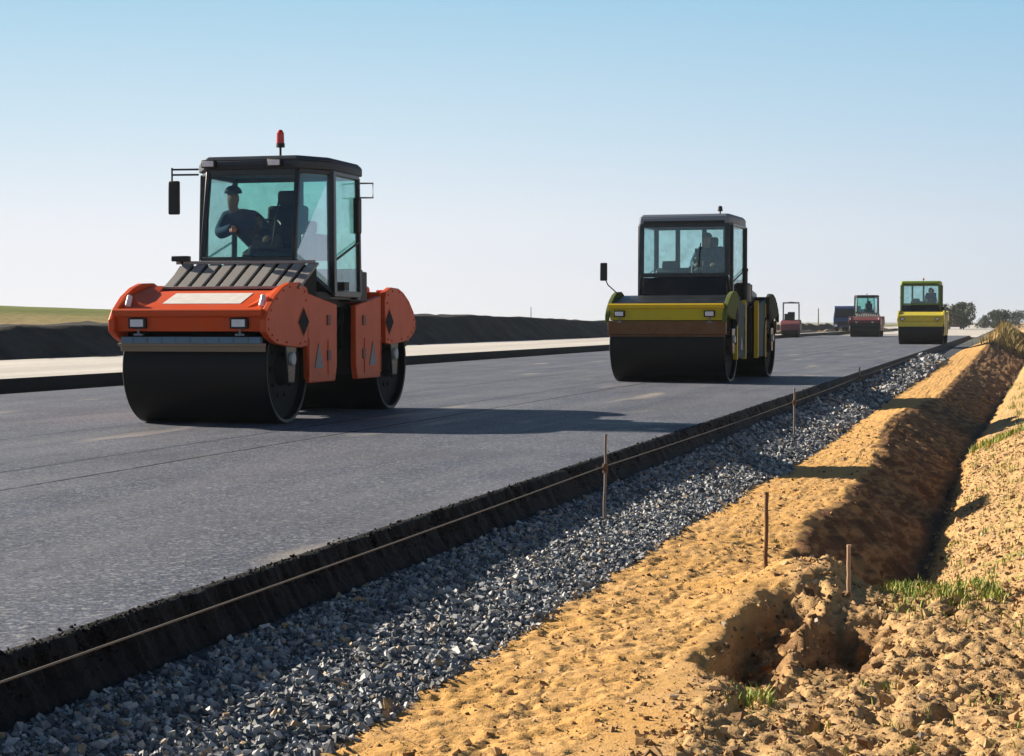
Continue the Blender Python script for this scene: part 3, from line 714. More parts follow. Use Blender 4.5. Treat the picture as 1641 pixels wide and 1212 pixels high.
# ------------------------------------------------------------------ rollers
def arc_fender(r):
    return [(-2.53,1.00),(-2.53,1.12),(-2.45,1.23),(-2.26,1.37),(-2.04,1.47),(-1.84,1.52),(-1.55,1.53),(-1.34,1.47)]
def roller(P, loc, rz, label, group, lod=0):
    root = empty(P['name'], loc, rz)
    tag(root, label, 'road roller', group)
    hw, dw, DR, wb = P['hw'], P['dw'], P['DR'], P['wb']     # half cover width, half drum width, drum radius, half wheelbase
    pm, dk = M[P['paint']], M[P['deck']]
    Zt = P['zt']; zk = Zt/1.53                              # height of the fender crowns
    for sgn, end in ((-1,'front'),(1,'rear')):
        fy = lambda y: y*(1 if sgn < 0 else -1)
        dx = 0 if sgn < 0 else P.get('crab',0)
        a = fy(-wb)
        # drum
        prof = [(-dw+.10,.10),(-dw+.10,DR-.05),(-dw+.006,DR-.045),(-dw,DR-.012),(-dw+.012,DR)]
        k = 8
        prof += [(-dw+.012+(2*dw-.024)*i/k, DR) for i in range(1,k)]
        prof += [(dw-.012,DR),(dw,DR-.012),(dw-.006,DR-.045),(dw-.10,DR-.05),(dw-.10,.10)]
        mb = MB().lathex([(x+dx,r) for x,r in prof], a, DR, 96 if lod < 2 else 40)
        dr = mb.build('drum', M['drum'], root, smooth=True)
        for s in (-1,1):
            mb = MB(); x0 = dx+s*(dw-.10)
            mb.cyl((x0,a,DR),(x0+s*.02,a,DR),DR-.055,n=48)
            mb.cyl((x0+s*.0,a,DR),(x0+s*.11,a,DR),.20,.17,n=24)
            if lod < 2:
                for q in range(10):
                    an = q*math.pi/5; mb.cyl((x0,a+.30*math.cos(an),DR+.30*math.sin(an)),(x0+s*.04,a+.30*math.cos(an),DR+.30*math.sin(an)),.028,n=8)
            mb.build('drum_hub', M['black'] if lod else M['rubber'], dr)
            if lod < 2:
                mb = MB().cyl((x0+s*.10,a,DR),(x0+s*.135,a,DR),.105,n=20)
                for q in range(6):
                    an = q*math.pi/3+.3; mb.cyl((x0+s*.13,a+.075*math.cos(an),DR+.075*math.sin(an)),(x0+s*.15,a+.075*math.cos(an),DR+.075*math.sin(an)),.014,n=6)
                mb.build('hub_cap', M['hub'], dr, bevel=.006)
        # fenders (curved side covers), each with its dark lozenge plate, and the yoke legs
        F0 = [(y+(1.75-wb), z*zk) for y,z in arc_fender(0)]
        lowf = P['flow']
        low = [(-1.30,1.36*zk),(-1.33,lowf+.02),(-1.50,lowf),(-1.95,lowf+.02),(-2.25,lowf+.05),(-2.42,lowf+.11)]
        low = [(y+(1.75-wb),z) for y,z in low]
        for s in (-1,1):
            x0, x1 = dx+s*(hw-P['fth']), dx+s*hw
            poly = [(fy(y),z) for y,z in F0+low]
            fm = MB().prismx(poly, x0, x1)
            if lod == 0 and s > 0:
                cyf = sum(p[0] for p in poly)/len(poly); czf = sum(p[1] for p in poly)/len(poly)
                for (ya,za) in poly:
                    yb3, zb3 = ya+(cyf-ya)*.13, za+(czf-za)*.13
                    fm.cyl((x1-.004,yb3,zb3),(x1+.012,yb3,zb3),.016,n=6)
            fn = fm.build('fender', pm if sgn < 0 or 'rearpaint' not in P else M[P['rearpaint']], root, bevel=.010)
            if P['name'] == 'orange_road_roller' or lod == 0:
                yc = fy(-1.46+(1.75-wb)); zc = 1.10*zk
                MB().prismx([(yc-.16,zc),(yc,zc+.155),(yc+.16,zc),(yc,zc-.155)], x1-s*.01, x1+s*.006).build('lozenge_plate', M['rubber'], fn)  # solid dark diamond laid on the fender, no hole cut
                MB().prismx([(yc-.18,zc),(yc,zc+.175),(yc+.18,zc),(yc,zc-.175)], x1-s*.01, x1+s*.003).build('lozenge_rim', M['rubber'] if P['paint']!='orange' else M['orange'], fn)
            # yoke: side frame between fender and centre joint, going down beside the drum
            po, pi_ = P.get('pout',-1.36), P.get('pin',-.46)
            yo = [(po,1.42*zk),(po,.80),(po+.03,P['yb']),(pi_-.06,P['yb']),(pi_,.60),(pi_,1.30*zk),(-.80,1.36*zk)]
            yo = [(fy(y+(1.75-wb) if y < -1 else y),z) for y,z in yo]
            yk = MB().prismx(yo, dx*.6+s*(hw-.10), dx*.6+s*(hw-.03)).build('side_frame', M[P['side']], root, bevel=.012)
            if P.get('edge'):
                for (ya,yb2) in ((-1.40,-1.34),(-.50,-.44)):
                    MB().prismx([(fy(ya),P['yb']-.02),(fy(yb2),P['yb']-.02),(fy(yb2),1.34*zk),(fy(ya),1.40*zk)], dx*.6+s*(hw-.105), dx*.6+s*(hw-.018)).build('frame_edge', M[P['edge']], yk, bevel=.008)
            if lod < 2:
                # drum arm and hub motor
                b_ = MB(); xa = dx+s*(dw+.005); xb = dx+s*(dw+.045)
                b_.prismx([(a-.09,DR-.16),(a+.09,DR-.16),(a+.16,DR+.30),(a-.16,DR+.30)], xa, xb)
                b_.build('drum_arm', M['cabgrey'], root, bevel=.01)
                b_ = MB(); b_.cyl((xa,a-fy(-.05)*0,DR+.10),(dx+s*(dw+.075),a,DR+.10),.085,.07,n=18)
                b_.build('hub_motor', M['silver'], root, bevel=.008)
            if lod == 0:
                b_ = MB(); ys = [fy(v) for v in (-1.22,-.62)]
                y0_, y1_ = min(ys), max(ys)
                b_.box(s*(hw-.028),(y0_+y1_)/2,.90*zk,.012,(y1_-y0_),.012); b_.box(s*(hw-.028),(y0_+y1_)/2,.50,.012,(y1_-y0_),.012)
                b_.box(s*(hw-.028),y0_,.70*zk,.012,.012,.42); b_.box(s*(hw-.028),y1_,.70*zk,.012,.012,.42)
                b_.build('panel_rib', pm, yk)
                b_ = MB()
                yc = (y0_+y1_)/2
                b_.prismx([(yc-.13,.58),(yc+.13,.58),(yc,.86)], s*(hw-.03), s*(hw-.022)); b_.build('warning_triangle', M['hub'], yk)
                for lz in (1.12,.72):
                  b_ = MB(); b_.box(s*(hw-.026),fy(-.60),lz,.02,.10,.12); b_.build('latch', M['maroon'] if P['paint']=='orange' else M['black'], yk, bevel=.005)
        # sunken deck between the fenders
        o_ = (1.75-wb)
        x0, x1 = dx-(hw-P['fth']+.005), dx+(hw-P['fth']+.005)
        ff = lambda pts: [(fy(y+o_),z) for y,z in pts]
        zb, zm, zt = P['bar']
        # deck: sloping sheet plus slanted triangular cheeks
        d = MB()
        dz = .06
        d.prismx(ff([(-2.46,zt-.06),(-2.40,zt-.01),(-1.78,1.43*zk),(-1.30,1.47*zk),(-1.30,1.30*zk),(-1.78,1.30*zk),(-2.30,zt-.16)]), x0, x1)
        d.build('deck', dk, root, bevel=.012)
        if P['cheek']:
            for s in (-1,1):
                xo = dx+s*(hw-P['fth']-.003); xi = dx+s*(hw-.36)
                q = [Vector((xo,fy(-2.40+o_),zt-.03)),Vector((xi,fy(-2.40+o_),zt-.028)),Vector((dx+s*(hw-.22),fy(-1.60+o_),1.50*zk)),Vector((xo,fy(-1.60+o_),1.50*zk))]
                q2 = [v-Vector((0,0,.03)) for v in q]; q2[1] += Vector((0,0,-.03))
                q[0] = q[0]+Vector((0,0,.17)) ; q[0].y = fy(-2.12+o_); q[0].z = 1.40*zk
                MB().hull8([q[0],q[1],q[2],q[3]],[q2[0],q2[1],q2[2],q2[3]]).build('deck_cheek', pm, root, bevel=.006)
        if P.get('stripe') and lod == 0 and sgn < 0:
            u = lambda t: (-2.40+.62*t, zt-.01+(1.43*zk-zt+.01)*t)
            (ya,za),(yb,zb_) = u(.30),u(.88); e = .006
            st = MB().hull8([(dx-.42,ya,za+e),(dx+.48,ya,za+e),(dx+.48,yb,zb_+e),(dx-.42,yb,zb_+e)],[(dx-.42,ya,za-e),(dx+.48,ya,za-e),(dx+.48,yb,zb_-e),(dx-.42,yb,zb_-e)])
            st.build('name_strip', M['white'], root)
        # rounded nose bar and the panel below it
        mb = MB()
        pr = []
        for t in range(9):
            an = R(-100+t*25); pr.append((-2.50-.045*math.cos(an)*1.0, (zt-.045)+.045*math.sin(an)*(1)))
        pr += [(-2.40,zt-.02),(-2.40,zt-.10)]
        mb.prismx(ff(pr), x0-.01, x1+.01); mb.build('nose_bar', M[P['nose']], root, smooth=True)
        mb = MB(); mb.prismx(ff([(-2.50,zt-.085),(-2.47,zt-.085),(-2.42,zm),(-2.36,zm),(-2.36,zt-.08)]), x0, x1)
        pn = mb.build('nose_panel', M[P['panel']], root, bevel=.004)
        hz = (zt-.09+zm)/2+.01
        if lod < 2:
            for s in P['lampx']:
                mb = MB(); mb.box(dx+s,fy(-2.475+o_),hz,.20,.05,.115); h_ = mb.build('headlight', M['black'], root, bevel=.006)
                mb = MB(); mb.box(dx+s,fy(-2.503+o_),hz+.002,.15,.012,.078); mb.build('lens', M['lens'], h_, bevel=.004)
                mb = MB(); mb.cyl((dx+s,fy(-2.46+o_),hz-.06),(dx+s,fy(-2.46+o_),zm-.03),.014,n=8); mb.box(dx+s,fy(-2.46+o_),zm-.035,.10,.03,.02); mb.build('bracket', M['hub'], h_)
            if P['cheek']:
                for s in (-1,1):
                    mb = MB(); mb.cyl((dx+s*(hw-.13),fy(-2.33+o_),zt+.02),(dx+s*(hw-.13),fy(-2.27+o_),zt+.14),.035,.030,n=14); mb.build('marker_lamp', M['lens'], root, bevel=.01)
        # sprinkler bar and scraper
        mb = MB(); mb.box(dx,fy(-2.40+o_),(zb+zm)/2-(.0 if P.get('fullbar') else .028),2*hw-(.06 if P.get('fullbar') else .20),.07,(zm-zb)*(.92 if P.get('fullbar') else .55))
        if lod == 0:
            for q in range(9): mb.box(dx-.66+q*.165,fy(-2.44+o_),(zb+zm)/2-.03,.02,.015,.05)
        mb.build('sprinkler_bar', M[P['sprink']], root, bevel=.008)
        mb = MB(); mb.box(dx,fy(-2.40+o_),zb-.012,2*hw-.12,.045,.03); mb.box(dx,fy(-2.37+o_),zb-.05,2*dw,.012,.07); mb.build('scraper', M[P['scr']], root, bevel=.004)
        # block closing the module towards the joint
        mb = MB(); mb.prismx([(fy(-1.34+o_),1.38*zk),(fy(-1.1),1.34*zk),(fy(-.42),1.28*zk),(fy(-.42),P['yb']+.06),(fy(-1.16+o_),P['yb']+.10),(fy(-1.10+o_),.9)], dx*.5-(hw-.12), dx*.5+(hw-.12))
        mb.build('module_body', M['black'], root, bevel=.01)
    # steering joint, exhaust / filter box
    cr = P.get('crab',0)
    mb = MB(); mb.box(cr*.3,0,.78,.50,1.0,.55); mb.cyl((cr*.3,0,.35),(cr*.3,0,1.2),.12,n=18); mb.box(cr*.3,.0,1.32*zk,2*hw-.34,.95,.10)
    mb.build('steering_joint', M['black'], root, bevel=.01)
    if lod < 2:
        mb = MB(); mb.box(P['boxx'],.42,1.52*zk,.30,.62,.36); mb.box(P['boxx'],.42,1.52*zk+.19,.24,.5,.03)
        bx = mb.build('filter_box', M['black'], root, bevel=.03)
        mb = MB(); mb.box(P['boxx']+.153,.42,1.52*zk,.008,.10,.30); mb.build('box_strap', M['louvre'], bx)
        mb = MB(); mb.tube([(P['boxx']-.1,.3,1.3),(P['boxx']+.05,-.05,1.1),(P['boxx']+.02,-.10,.8),(P['boxx']-.1,.1,.6)], .035); mb.build('hose', M['rubber'], root, smooth=True)
        mb = MB(); mb.tube([(P['boxx']-.05,.35,1.3),(P['boxx']+.09,.0,1.15),(P['boxx']+.06,.03,.8),(P['boxx']-.1,.2,.55)], .025)
        mb.build('hose', M['rubber'], root, smooth=True)
        # rear hood
        mb = MB(); mb.prismx([(.55,1.3*zk),(.55,1.56*zk),(1.0,1.60*zk),(1.55,1.54*zk),(1.6,1.3*zk)], cr-hw+.28, cr+hw-.28); mb.build('engine_hood', dk, root, bevel=.03)
    # louvred hood in front of the cab
    c = P['cab']; zs = c['zs']
    if P['louvres']:
        y0, z0, y1, z1 = -1.62, 1.475*zk, -1.18, zs-.03
        mb = MB(); mb.prismx([(y0+.02,z0-.03),(y1+.02,z1-.03),(-.95,z1-.03),(-.95,1.3),(-1.55,1.3)], -.70, .86); lb = mb.build('hood_core', M['rubber'], root)
        mb = MB(); nl = 9
        for q in range(nl+1):
            xa = -.70+1.50*q/nl; sh = .055
            mb.hull8([(xa,y0,z0),(xa+.115,y0,z0),(xa+.115,y0+.03,z0-.02),(xa,y0+.03,z0-.02)],[(xa+sh,y1,z1),(xa+.115+sh,y1,z1),(xa+.115+sh,y1+.03,z1-.02),(xa+sh,y1+.03,z1-.02)])
        mb.box(.10,y1+.0,z1+.005,1.66,.05,.035); mb.box(.08,y0,z0,1.64,.04,.03)
        mb.build('hood_louvres', M['louvre'], lb, bevel=.004)
        mb = MB(); mb.box(-.66,-1.22,z1+.05,.20,.10,.06); mb.tube([(-.66,-1.22,z1+.03),(-.64,-1.1,z1-.1)],.02); mb.build('hood_latch', M['black'], root, bevel=.01)
    # ---------------- cab
    cx, wf, ws, yf, yft, yc, yr, zs, zl, zt_ = [c[k] for k in ('cx','wf','ws','yf','yft','yc','yr','zs','zl','ztop')]
    fr = MB(); t = .055
    pts = {}
    for s in (-1,1):
        pts['A',s] = (Vector((cx+s*wf,yf,zs)), Vector((cx+s*wf*c['tap'],yft,zt_)))
        pts['B',s] = (Vector((cx+s*ws,yc,zl)), Vector((cx+s*ws*c['tap'],yc+.02,zt_)))
        pts['C',s] = (Vector((cx+s*ws,yr,zl)), Vector((cx+s*ws*c['tap'],yr,zt_)))
        for k_ in 'ABC': fr.bar(pts[k_,s][0], pts[k_,s][1], c['pw'] if k_ == 'B' else c.get('pa',t), c['pw'] if k_ == 'B' else t)
        fr.bar(pts['A',s][0], pts['B',s][0], t*.9, t)
        fr.bar(pts['B',s][0], pts['C',s][0], t, .07)
        fr.bar(pts['A',s][1], pts['B',s][1], t, t); fr.bar(pts['B',s][1], pts['C',s][1], t, t)
    fr.bar(pts['A',-1][0], pts['A',1][0], t, .08); fr.bar(pts['A',-1][1], pts['A',1][1], .05, .09)
    fr.bar(pts['C',-1][1], pts['C',1][1], t, t); fr.bar((cx-ws,yr,zs-.1), (cx+ws,yr,zs-.1), t, .08)
    for xx in c['rearbars']: fr.bar((cx+xx,yr,zl),(cx+xx,yr,zt_), .09, .05)
    cf = fr.build('cab_frame', M[c['mat']], root, bevel=.008)
    fl = MB(); fl.prismz([(cx-ws+.02,yr-.02),(cx-ws+.02,yc),(cx-wf,yf+.12),(cx+wf,yf+.12),(cx+ws-.02,yc),(cx+ws-.02,yr-.02)], zl-.06, zl+.02)
    fl.prismx([(yf+.06,zs-.05),(yf+.16,zs-.05),(yf+.3,zl),(yf+.16,zl)], cx-wf*.96, cx+wf*.96)
    fl.build('cab_floor', M['console'], cf)
    # panes
    g, gg = M['glass'], M['glass_green']
    MB().pane(pts['A',-1][0],pts['A',1][0],pts['A',1][1],pts['A',-1][1]).build('windshield', g, cf)
    for s in (-1,1):
        A0,A1 = pts['A',s]; B0,B1 = pts['B',s]; C0,C1 = pts['C',s]
        MB().pane(A0,B0,B1,A1).build('corner_pane', g, cf)
        dr_ = MB().pane(B0,C0,C1,B1).build('door', g, cf)
        if lod < 2:
            h_ = MB(); h_.bar(B0.lerp(B1,.28)+Vector((s*.03,.04,0)), C0.lerp(C1,.46)+Vector((s*.03,-.02,0)), .02, .02)
            h_.box(B0.x+s*.03,(B0.y+C0.y)/2-.10,zl+.09,.03,.16,.10)
            h_.build('door_handle', M['black'], dr_)
    MB().pane(pts['C',-1][0]+Vector((0,0,zs-.1-zl)),pts['C',1][0]+Vector((0,0,zs-.1-zl)),pts['C',1][1],pts['C',-1][1]).build('rear_window', gg if c.get('green') else g, cf)
    # lower skirt of the cab
    mb = MB(); mb.box(cx,yr,(zl+zs-.1)/2,2*ws-.08,.03,(zs-.1-zl)); 
    if not P['louvres']:
        mb.build('cab_back', M['black'], cf)
        y0 = yf-.10
        lg = MB().pane((cx-wf*.98,yf-.26,c['zlow']),(cx+wf*.98,yf-.26,c['zlow']),(cx+wf,yf-.015,zs-.05),(cx-wf,yf-.015,zs-.05),.012).build('lower_screen', M['glass_dark'], cf)
        mb = MB(); mb.prismx([(yf-.22,c['zlow']-.1),(yf-.02,zs-.08),(yf+.3,zs-.10),(yf+.3,c['zlow']-.1)], cx-wf*.9, cx+wf*.9); mb.build('dashboard', M['black'], cf)
    else: mb.build('cab_back', M['black'], cf)
    # roof
    ov = c['ov']
    poly = [(cx-ws-ov*.3,yr+ov),(cx-ws-ov*.3,yc-.05),(cx-wf-.02,yft-ov),(cx+wf+.02,yft-ov),(cx+ws+ov*.3,yc-.05),(cx+ws+ov*.3,yr+ov)]
    cen = (cx,(yr+yft)/2)
    mb = MB(); mb.prismz(poly, zt_+.02, zt_+c['rt']*.7); mb.prismz(poly, zt_+c['rt']*.7, zt_+c['rt'], inset=.06, c=cen)
    rf = mb.build('roof', M[c['roof']], root, bevel=.015)
    zr = zt_+c['rt']
    if lod < 2:
        for xx in c['lamps']:
            mb = MB(); mb.box(cx+xx,yft-ov-.02,zt_+.085,.17,.06,.09); l_ = mb.build('work_light', M['black'], rf, bevel=.01)
            mb = MB(); mb.box(cx+xx,yft-ov-.052,zt_+.085,.135,.012,.062); mb.build('lens', M['lens'], l_, bevel=.004)
        mb = MB(); mb.box(cx,yft-ov-.004,zt_+.045,2*wf-.1,.012,.05); mb.build('roof_trim', M['black'], rf)
    # beacon
    bx_, by_ = c['beacon']; bh = c['bh']
    mb = MB(); mb.cyl((bx_,by_,zr-.02),(bx_,by_,zr+bh*.42),.014,n=10); mb.cyl((bx_,by_,zr+bh*.38),(bx_,by_,zr+bh*.52),.05,n=18)
    be = mb.build('beacon', M['black'], rf)
    mb = MB(); mb.cyl((bx_,by_,zr+bh*.52),(bx_,by_,zr+bh*.88),.045,.042,n=20); mb.cyl((bx_,by_,zr+bh*.88),(bx_,by_,zr+bh),.042,.020,n=20); mb.build('beacon_lens', M[c['blens']], be, smooth=True)
    # mirrors
    for kind, pts_, box in P['mirrors']:
        mb = MB(); 
        for pl in pts_: mb.tube(pl, .011)
        mi = mb.build('mirror_arm', M['black'] if kind != 'grey' else M['louvre'], root, smooth=True)
        if box:
            mb = MB(); mb.box(*box); mm = mb.build('mirror', M['black'], mi, bevel=.015)
            mb = MB(); mb.box(box[0],box[1]+box[4]/2+.001,box[2],box[3]*.85,.004,box[5]*.9); mb.build('mirror_glass', M['mirror'], mm)
    if P.get('stack'):
        x_, y_, za, zb2 = P['stack']; mb = MB(); mb.cyl((x_,y_,za),(x_,y_,zb2),.05,n=16); mb.cyl((x_,y_,zb2-.04),(x_,y_,zb2+.02),.06,n=16); mb.build('exhaust_stack', M['black'], root, bevel=.005)
    # ---------------- inside
    sx, sy = c['seat']; zf = c['zseat']
    mb = MB(); mb.box(sx,sy,zf-.06,.50,.48,.13); mb.box(sx,sy,(zf-.12+zl)/2,.30,.3,zf-.12-zl)
    se = mb.build('seat', M['seat'], root, bevel=.03)
    mb = MB(); mb.box(sx,sy+.25,zf+.30,.50,.12,.62,rx=-.12); mb.box(sx,sy+.32,zf+.70,.28,.10,.18); mb.build('backrest', M['seat'], se, bevel=.04)
    for s in (-1,1):
        mb = MB(); mb.box(sx+s*.30,sy-.02,zf+.20,.07,.36,.05); mb.box(sx+s*.30,sy+.1,zf+.07,.05,.08,.24)
        mb.build('armrest', M['black'], se, bevel=.015)
    mb = MB(); kx = c['console']; mb.prismx([(yf+.22,zl),(yf+.26,zs+.10),(yf+.44,zs+.16),(yf+.52,zl)], kx-.33, kx+.33); mb.box(kx+.40,sy-.1,zf+.10,.2,.5,.30); mb.box(kx-.05,yf+.36,zs+.20,.34,.12,.16); mb.box(kx+.42,sy-.30,zf+.32,.10,.14,.14); mb.build('control_console', M['console'], root, bevel=.03)
    mb = MB()
    sc_ = Vector((sx,sy-.42,zf+.30)); ring = [sc_+Vector((.19*math.cos(a_),.19*math.sin(a_)*.8,.12*math.sin(a_))) for a_ in np.linspace(0,2*math.pi,25)]
    mb.tube(ring,.014); mb.tube([sc_,sc_+Vector((0,-.1,-.35))],.03); mb.bar(ring[0],ring[12],.02,.02); mb.build('steering_wheel', M['black'], root, smooth=True)
    if lod == 0:
        mb = MB(); mb.tube([(cx+.32,yft-.03,zt_-.35),(cx+.30,yft-.05,zt_-.5),(cx+.28,(yf+yft)/2-.05,zs+.15)],.012)
        mb.build('wiper', M['black'], cf)
    return root

G = 'road rollers compacting the fresh asphalt'
P1 = dict(name='orange_road_roller', hw=.90, dw=.83, pin=-.32, pout=-1.24, DR=.60, wb=1.75, paint='orange', deck='orange_deck', side='orange', nose='orange', panel='orange', sprink='bluebar', scr='tanedge',
    zt=1.53, flow=.82, yb=.42, fth=.07, bar=(.87,1.00,1.24), cheek=True, stripe=True, louvres=True, lampx=(-.58,.58), boxx=.72,
    cab=dict(cx=.09, wf=.55, ws=.80, yf=-1.08, yft=-.92, yc=-.52, yr=.38, zs=1.79, zl=1.42, ztop=2.80, tap=.975, pw=.085, mat='cabgrey', roof='roofgrey', rt=.17, ov=.07,
        rearbars=(.05,), lamps=(-.50,.30), beacon=(.30,-.62), bh=.32, blens='redlens', seat=(.12,-.22), zseat=1.86, console=.22, green=True),
    mirrors=[('a',[[(-.55,-.98,2.83),(-.86,-1.02,2.83)],[(-.55,-.98,2.77),(-.86,-1.02,2.77)],[(-.86,-1.02,2.85),(-.86,-1.02,2.6)]],(-.835,-1.02,2.51,.13,.06,.38)),
             ('grey',[[(.86,.36,2.74),(1.06,.40,2.74),(1.06,.40,2.57),(.86,.36,2.57)]],(.90,.30,2.35,.07,.12,.42))])
roller(P1, (-8.38,20.66,0), 0, 'orange tandem road roller, the nearest and largest machine, with a dark cab and red beacon', G)
P2 = dict(name='yellow_road_roller', hw=1.12, dw=1.06, DR=.68, wb=1.80, paint='olive', deck='cabgrey', side='sideblue', nose='yellow', panel='gold_panel', sprink='brownbar', scr='brownbar',
    zt=1.66, flow=1.14, yb=.42, fth=.08, rearpaint='darkolive', edge='yellow', bar=(.86,1.13,1.43), cheek=False, fullbar=True, louvres=False, lampx=(-.86,.80), boxx=.86, crab=.12,
    cab=dict(cx=0, wf=.82, ws=.88, yf=-.95, yft=-.92, yc=-.82, yr=.60, zs=1.98, zl=1.45, ztop=2.93, tap=1.0, pw=.07, pa=.09, mat='cabgrey', roof='roofblue', rt=.20, ov=.04, zlow=1.50,
        rearbars=(-.45,.08,.5), lamps=(), beacon=(.62,-.6), bh=.16, blens='black_', seat=(.28,-.05), zseat=1.95, console=-.28, green=False),
    mirrors=[('a',[[(-.98,-2.1,1.60),(-1.16,-2.2,1.78),(-1.24,-2.2,1.95)]],(-1.24,-2.2,2.02,.13,.06,.33))], stack=(1.02,-.15,1.4,2.10))
M['black_'] = M['black']
roller(P2, (-5.93,35.9,0), R(-2.2), 'yellow fronted road roller with a pale grey boxy cab, second from the camera', G)
for s in ():
    pass
P3 = dict(P2); P3.update(name='green_roofed_road_roller', rearpaint='lemon', edge=None, paint='lemon', deck='lemon', nose='lemon', panel='lemon', side='lemon', sprink='lemon', scr='black', crab=0, stack=None, mirrors=[('a',[[(-.95,-1.0,2.3),(-1.12,-1.05,2.3)]],None)])
P3['cab'] = dict(P2['cab'], roof='limegreen', cx=-.10, ws=.96, wf=.9, mat='limedark', seat=(.35,-.05), beacon=(0,-.3), blens='amber', rearbars=(-.5,.05))
P3['louvres'] = False
roller(P3, (-4.25,96.0,0), R(-1), 'bright yellow roller with a green roofed cab, closest to the road edge far away', G, 1)
P4 = dict(P1); P4.update(name='maroon_road_roller', paint='maroon', deck='maroon', nose='maroon', panel='maroon', side='maroon', sprink='black', scr='black', stripe=False, louvres=True, hw=1.15, dw=1.05, mirrors=[])
P4['cab'] = dict(P1['cab'], cx=-.02, wf=.62, ws=.86, roof='black', green=True, lamps=(), beacon=(0,-.2), bh=.12, blens='amber', ztop=2.9)
roller(P4, (-10.35,141,0), R(0), 'small looking dark red road roller far away beside a blue truck', G, 1)

person((-8.38+.06,20.38,1.80), R(14), 'driver in a dark blue jacket leaning sideways inside the orange roller cab', lean=(-.38,-.27), head_turn=.6, arm_up=True)
person((-5.93+.30,35.80,1.95), 0, 'driver in dark clothes sitting upright behind the wheel of the yellow fronted roller', lean=(-.03,-.06))
person((-4.25+.33,96.0,1.95), 0, 'tiny driver in dark blue seated in the green roofed roller', lean=(0,-.04))

# ------------------------------------------------------------------ stakes, string line
def stake(name, x, y, h, r, mat, label, cat, tilt=(0,0), top=True, sink=.12, group=None, loop=None):
    z = float(terrain(np.array([x]),np.array([y]))[0])
    p0 = Vector((x,y,z-sink)); p1 = Vector((x+tilt[0],y+tilt[1],z+h))
    mb = MB(); m = 9; pts = [p0.lerp(p1,i/(m-1))+Vector((random.gauss(0,r*.12),random.gauss(0,r*.12),0)) for i in range(m)]
    mb.tube(pts, r, 10)
    if top: mb.cyl(p1, p1+Vector((0,0,.012)), r*1.25, r*1.15, 10)
    root = mb.build(name, mat, smooth=True); tag(root, label, cat, group)
    if loop:
        zz = loop; a = p0.lerp(p1,(zz-p0.z)/(p1.z-p0.z))
        mb = MB(); mb.cyl(a+Vector((-.012,0,0)), a+Vector((.012,0,0)), r*2.1, n=10); mb.tube([a,a+Vector((-.05,0,.0)),a+Vector((-.06,0,.02))], .005)
        mb.cyl(a+Vector((0,0,-.03)), a+Vector((0,0,.03)), r*1.9, n=10)
        mb.build('string_clamp', M['stake'], root)
    return root
GS = 'steel stakes carrying the string line'
zs_ = .02
stake('survey_stake', -2.67, 12.45, .59, .010, M['stake_grey'], 'grey steel stake standing in the gravel, nearest one carrying the string line', 'stake', (.01,0), group=GS, loop=.105)
stake('survey_stake', -2.58, 23.2, .60, .012, M['stake_grey'], 'second steel stake in the gravel, below the yellow fronted roller shadow', 'stake', (.0,0), group=GS, loop=.105)
stake('survey_stake', -2.62, 34.0, .60, .013, M['stake_grey'], 'third and faintest steel stake in the gravel strip, farthest down the string line', 'stake', group=GS, loop=.105)
stake('survey_stake', -1.365, 10.85, .47, .0115, M['stake'], 'rusty brown stake standing upright in the sunlit sand shoulder', 'stake', (.0,0))
stake('wooden_peg', -.845, 10.25, .27, .011, M['wood'], 'short pale wooden peg at the lip of the ditch', 'peg', (.004,0))
mb = MB(); pts = []
y = -3.0
P_ = [(-2.70,2.0),(-2.69,12.45),(-2.60,23.2),(-2.64,34.0),(-2.66,60)]
for (xa,ya),(xb,yb) in zip(P_[:-1],P_[1:]):
    for i in range(16):
        t = i/16; pts.append((xa+(xb-xa)*t, ya+(yb-ya)*t, .110-.035*4*t*(1-t)*.3))
pts.append((-2.66,60,.10))
mb.tube(pts, .0036, 6)
o = mb.build('string_line', M['string'], smooth=True); tag(o, 'taut pale string line running along the black edge of the asphalt', 'string')

# ------------------------------------------------------------------ far machines
def wheel(mb, x, y, r, wd, n=24): mb.cyl((x-wd/2,y,r),(x+wd/2,y,r),r,n=n)
def far_tractor():
    root = empty('small_road_roller', (-15.05,133,.0), R(4)); tag(root, 'small dark red machine with an open roll bar canopy, left of the far rollers', 'road roller')
    pm = M['maroon']
    for y in (-1.1,1.1):
        mb = MB(); mb.cyl((-.6,y,.45),(.6,y,.45),.45,n=28); mb.build('drum', M['drum'], root, smooth=True)
    mb = MB(); mb.prismx([(-1.7,.5),(-1.65,.95),(-1.2,1.15),(-.5,1.2),(-.4,.9),(.4,.9),(.5,1.25),(1.3,1.2),(1.7,.9),(1.7,.5)], -.68, .68); mb.build('body', pm, root, bevel=.05)
    mb = MB(); 
    for s in (-.55,.55):
        mb.tube([(s,.45,1.1),(s,.45,2.35),(s*.8,.42,2.45),(0,.4,2.5)],.035); mb.tube([(s,-.5,1.1),(s,-.5,2.40)],.025)
    mb.build('roll_bar', M['roofgrey2'], root, smooth=True)
    mb = MB(); mb.box(0,0,2.44,1.15,1.3,.09); mb.build('canopy', M['roofgrey2'], root, bevel=.03)
    mb = MB(); mb.box(0,.15,1.28,.5,.5,.15); mb.box(0,.40,1.55,.5,.12,.5); mb.build('seat', M['seat'], root, bevel=.04)
    mb = MB(); mb.box(-.3,-.35,1.45,.3,.25,.45); mb.build('console', M['black'], root, bevel=.03)
far_tractor()
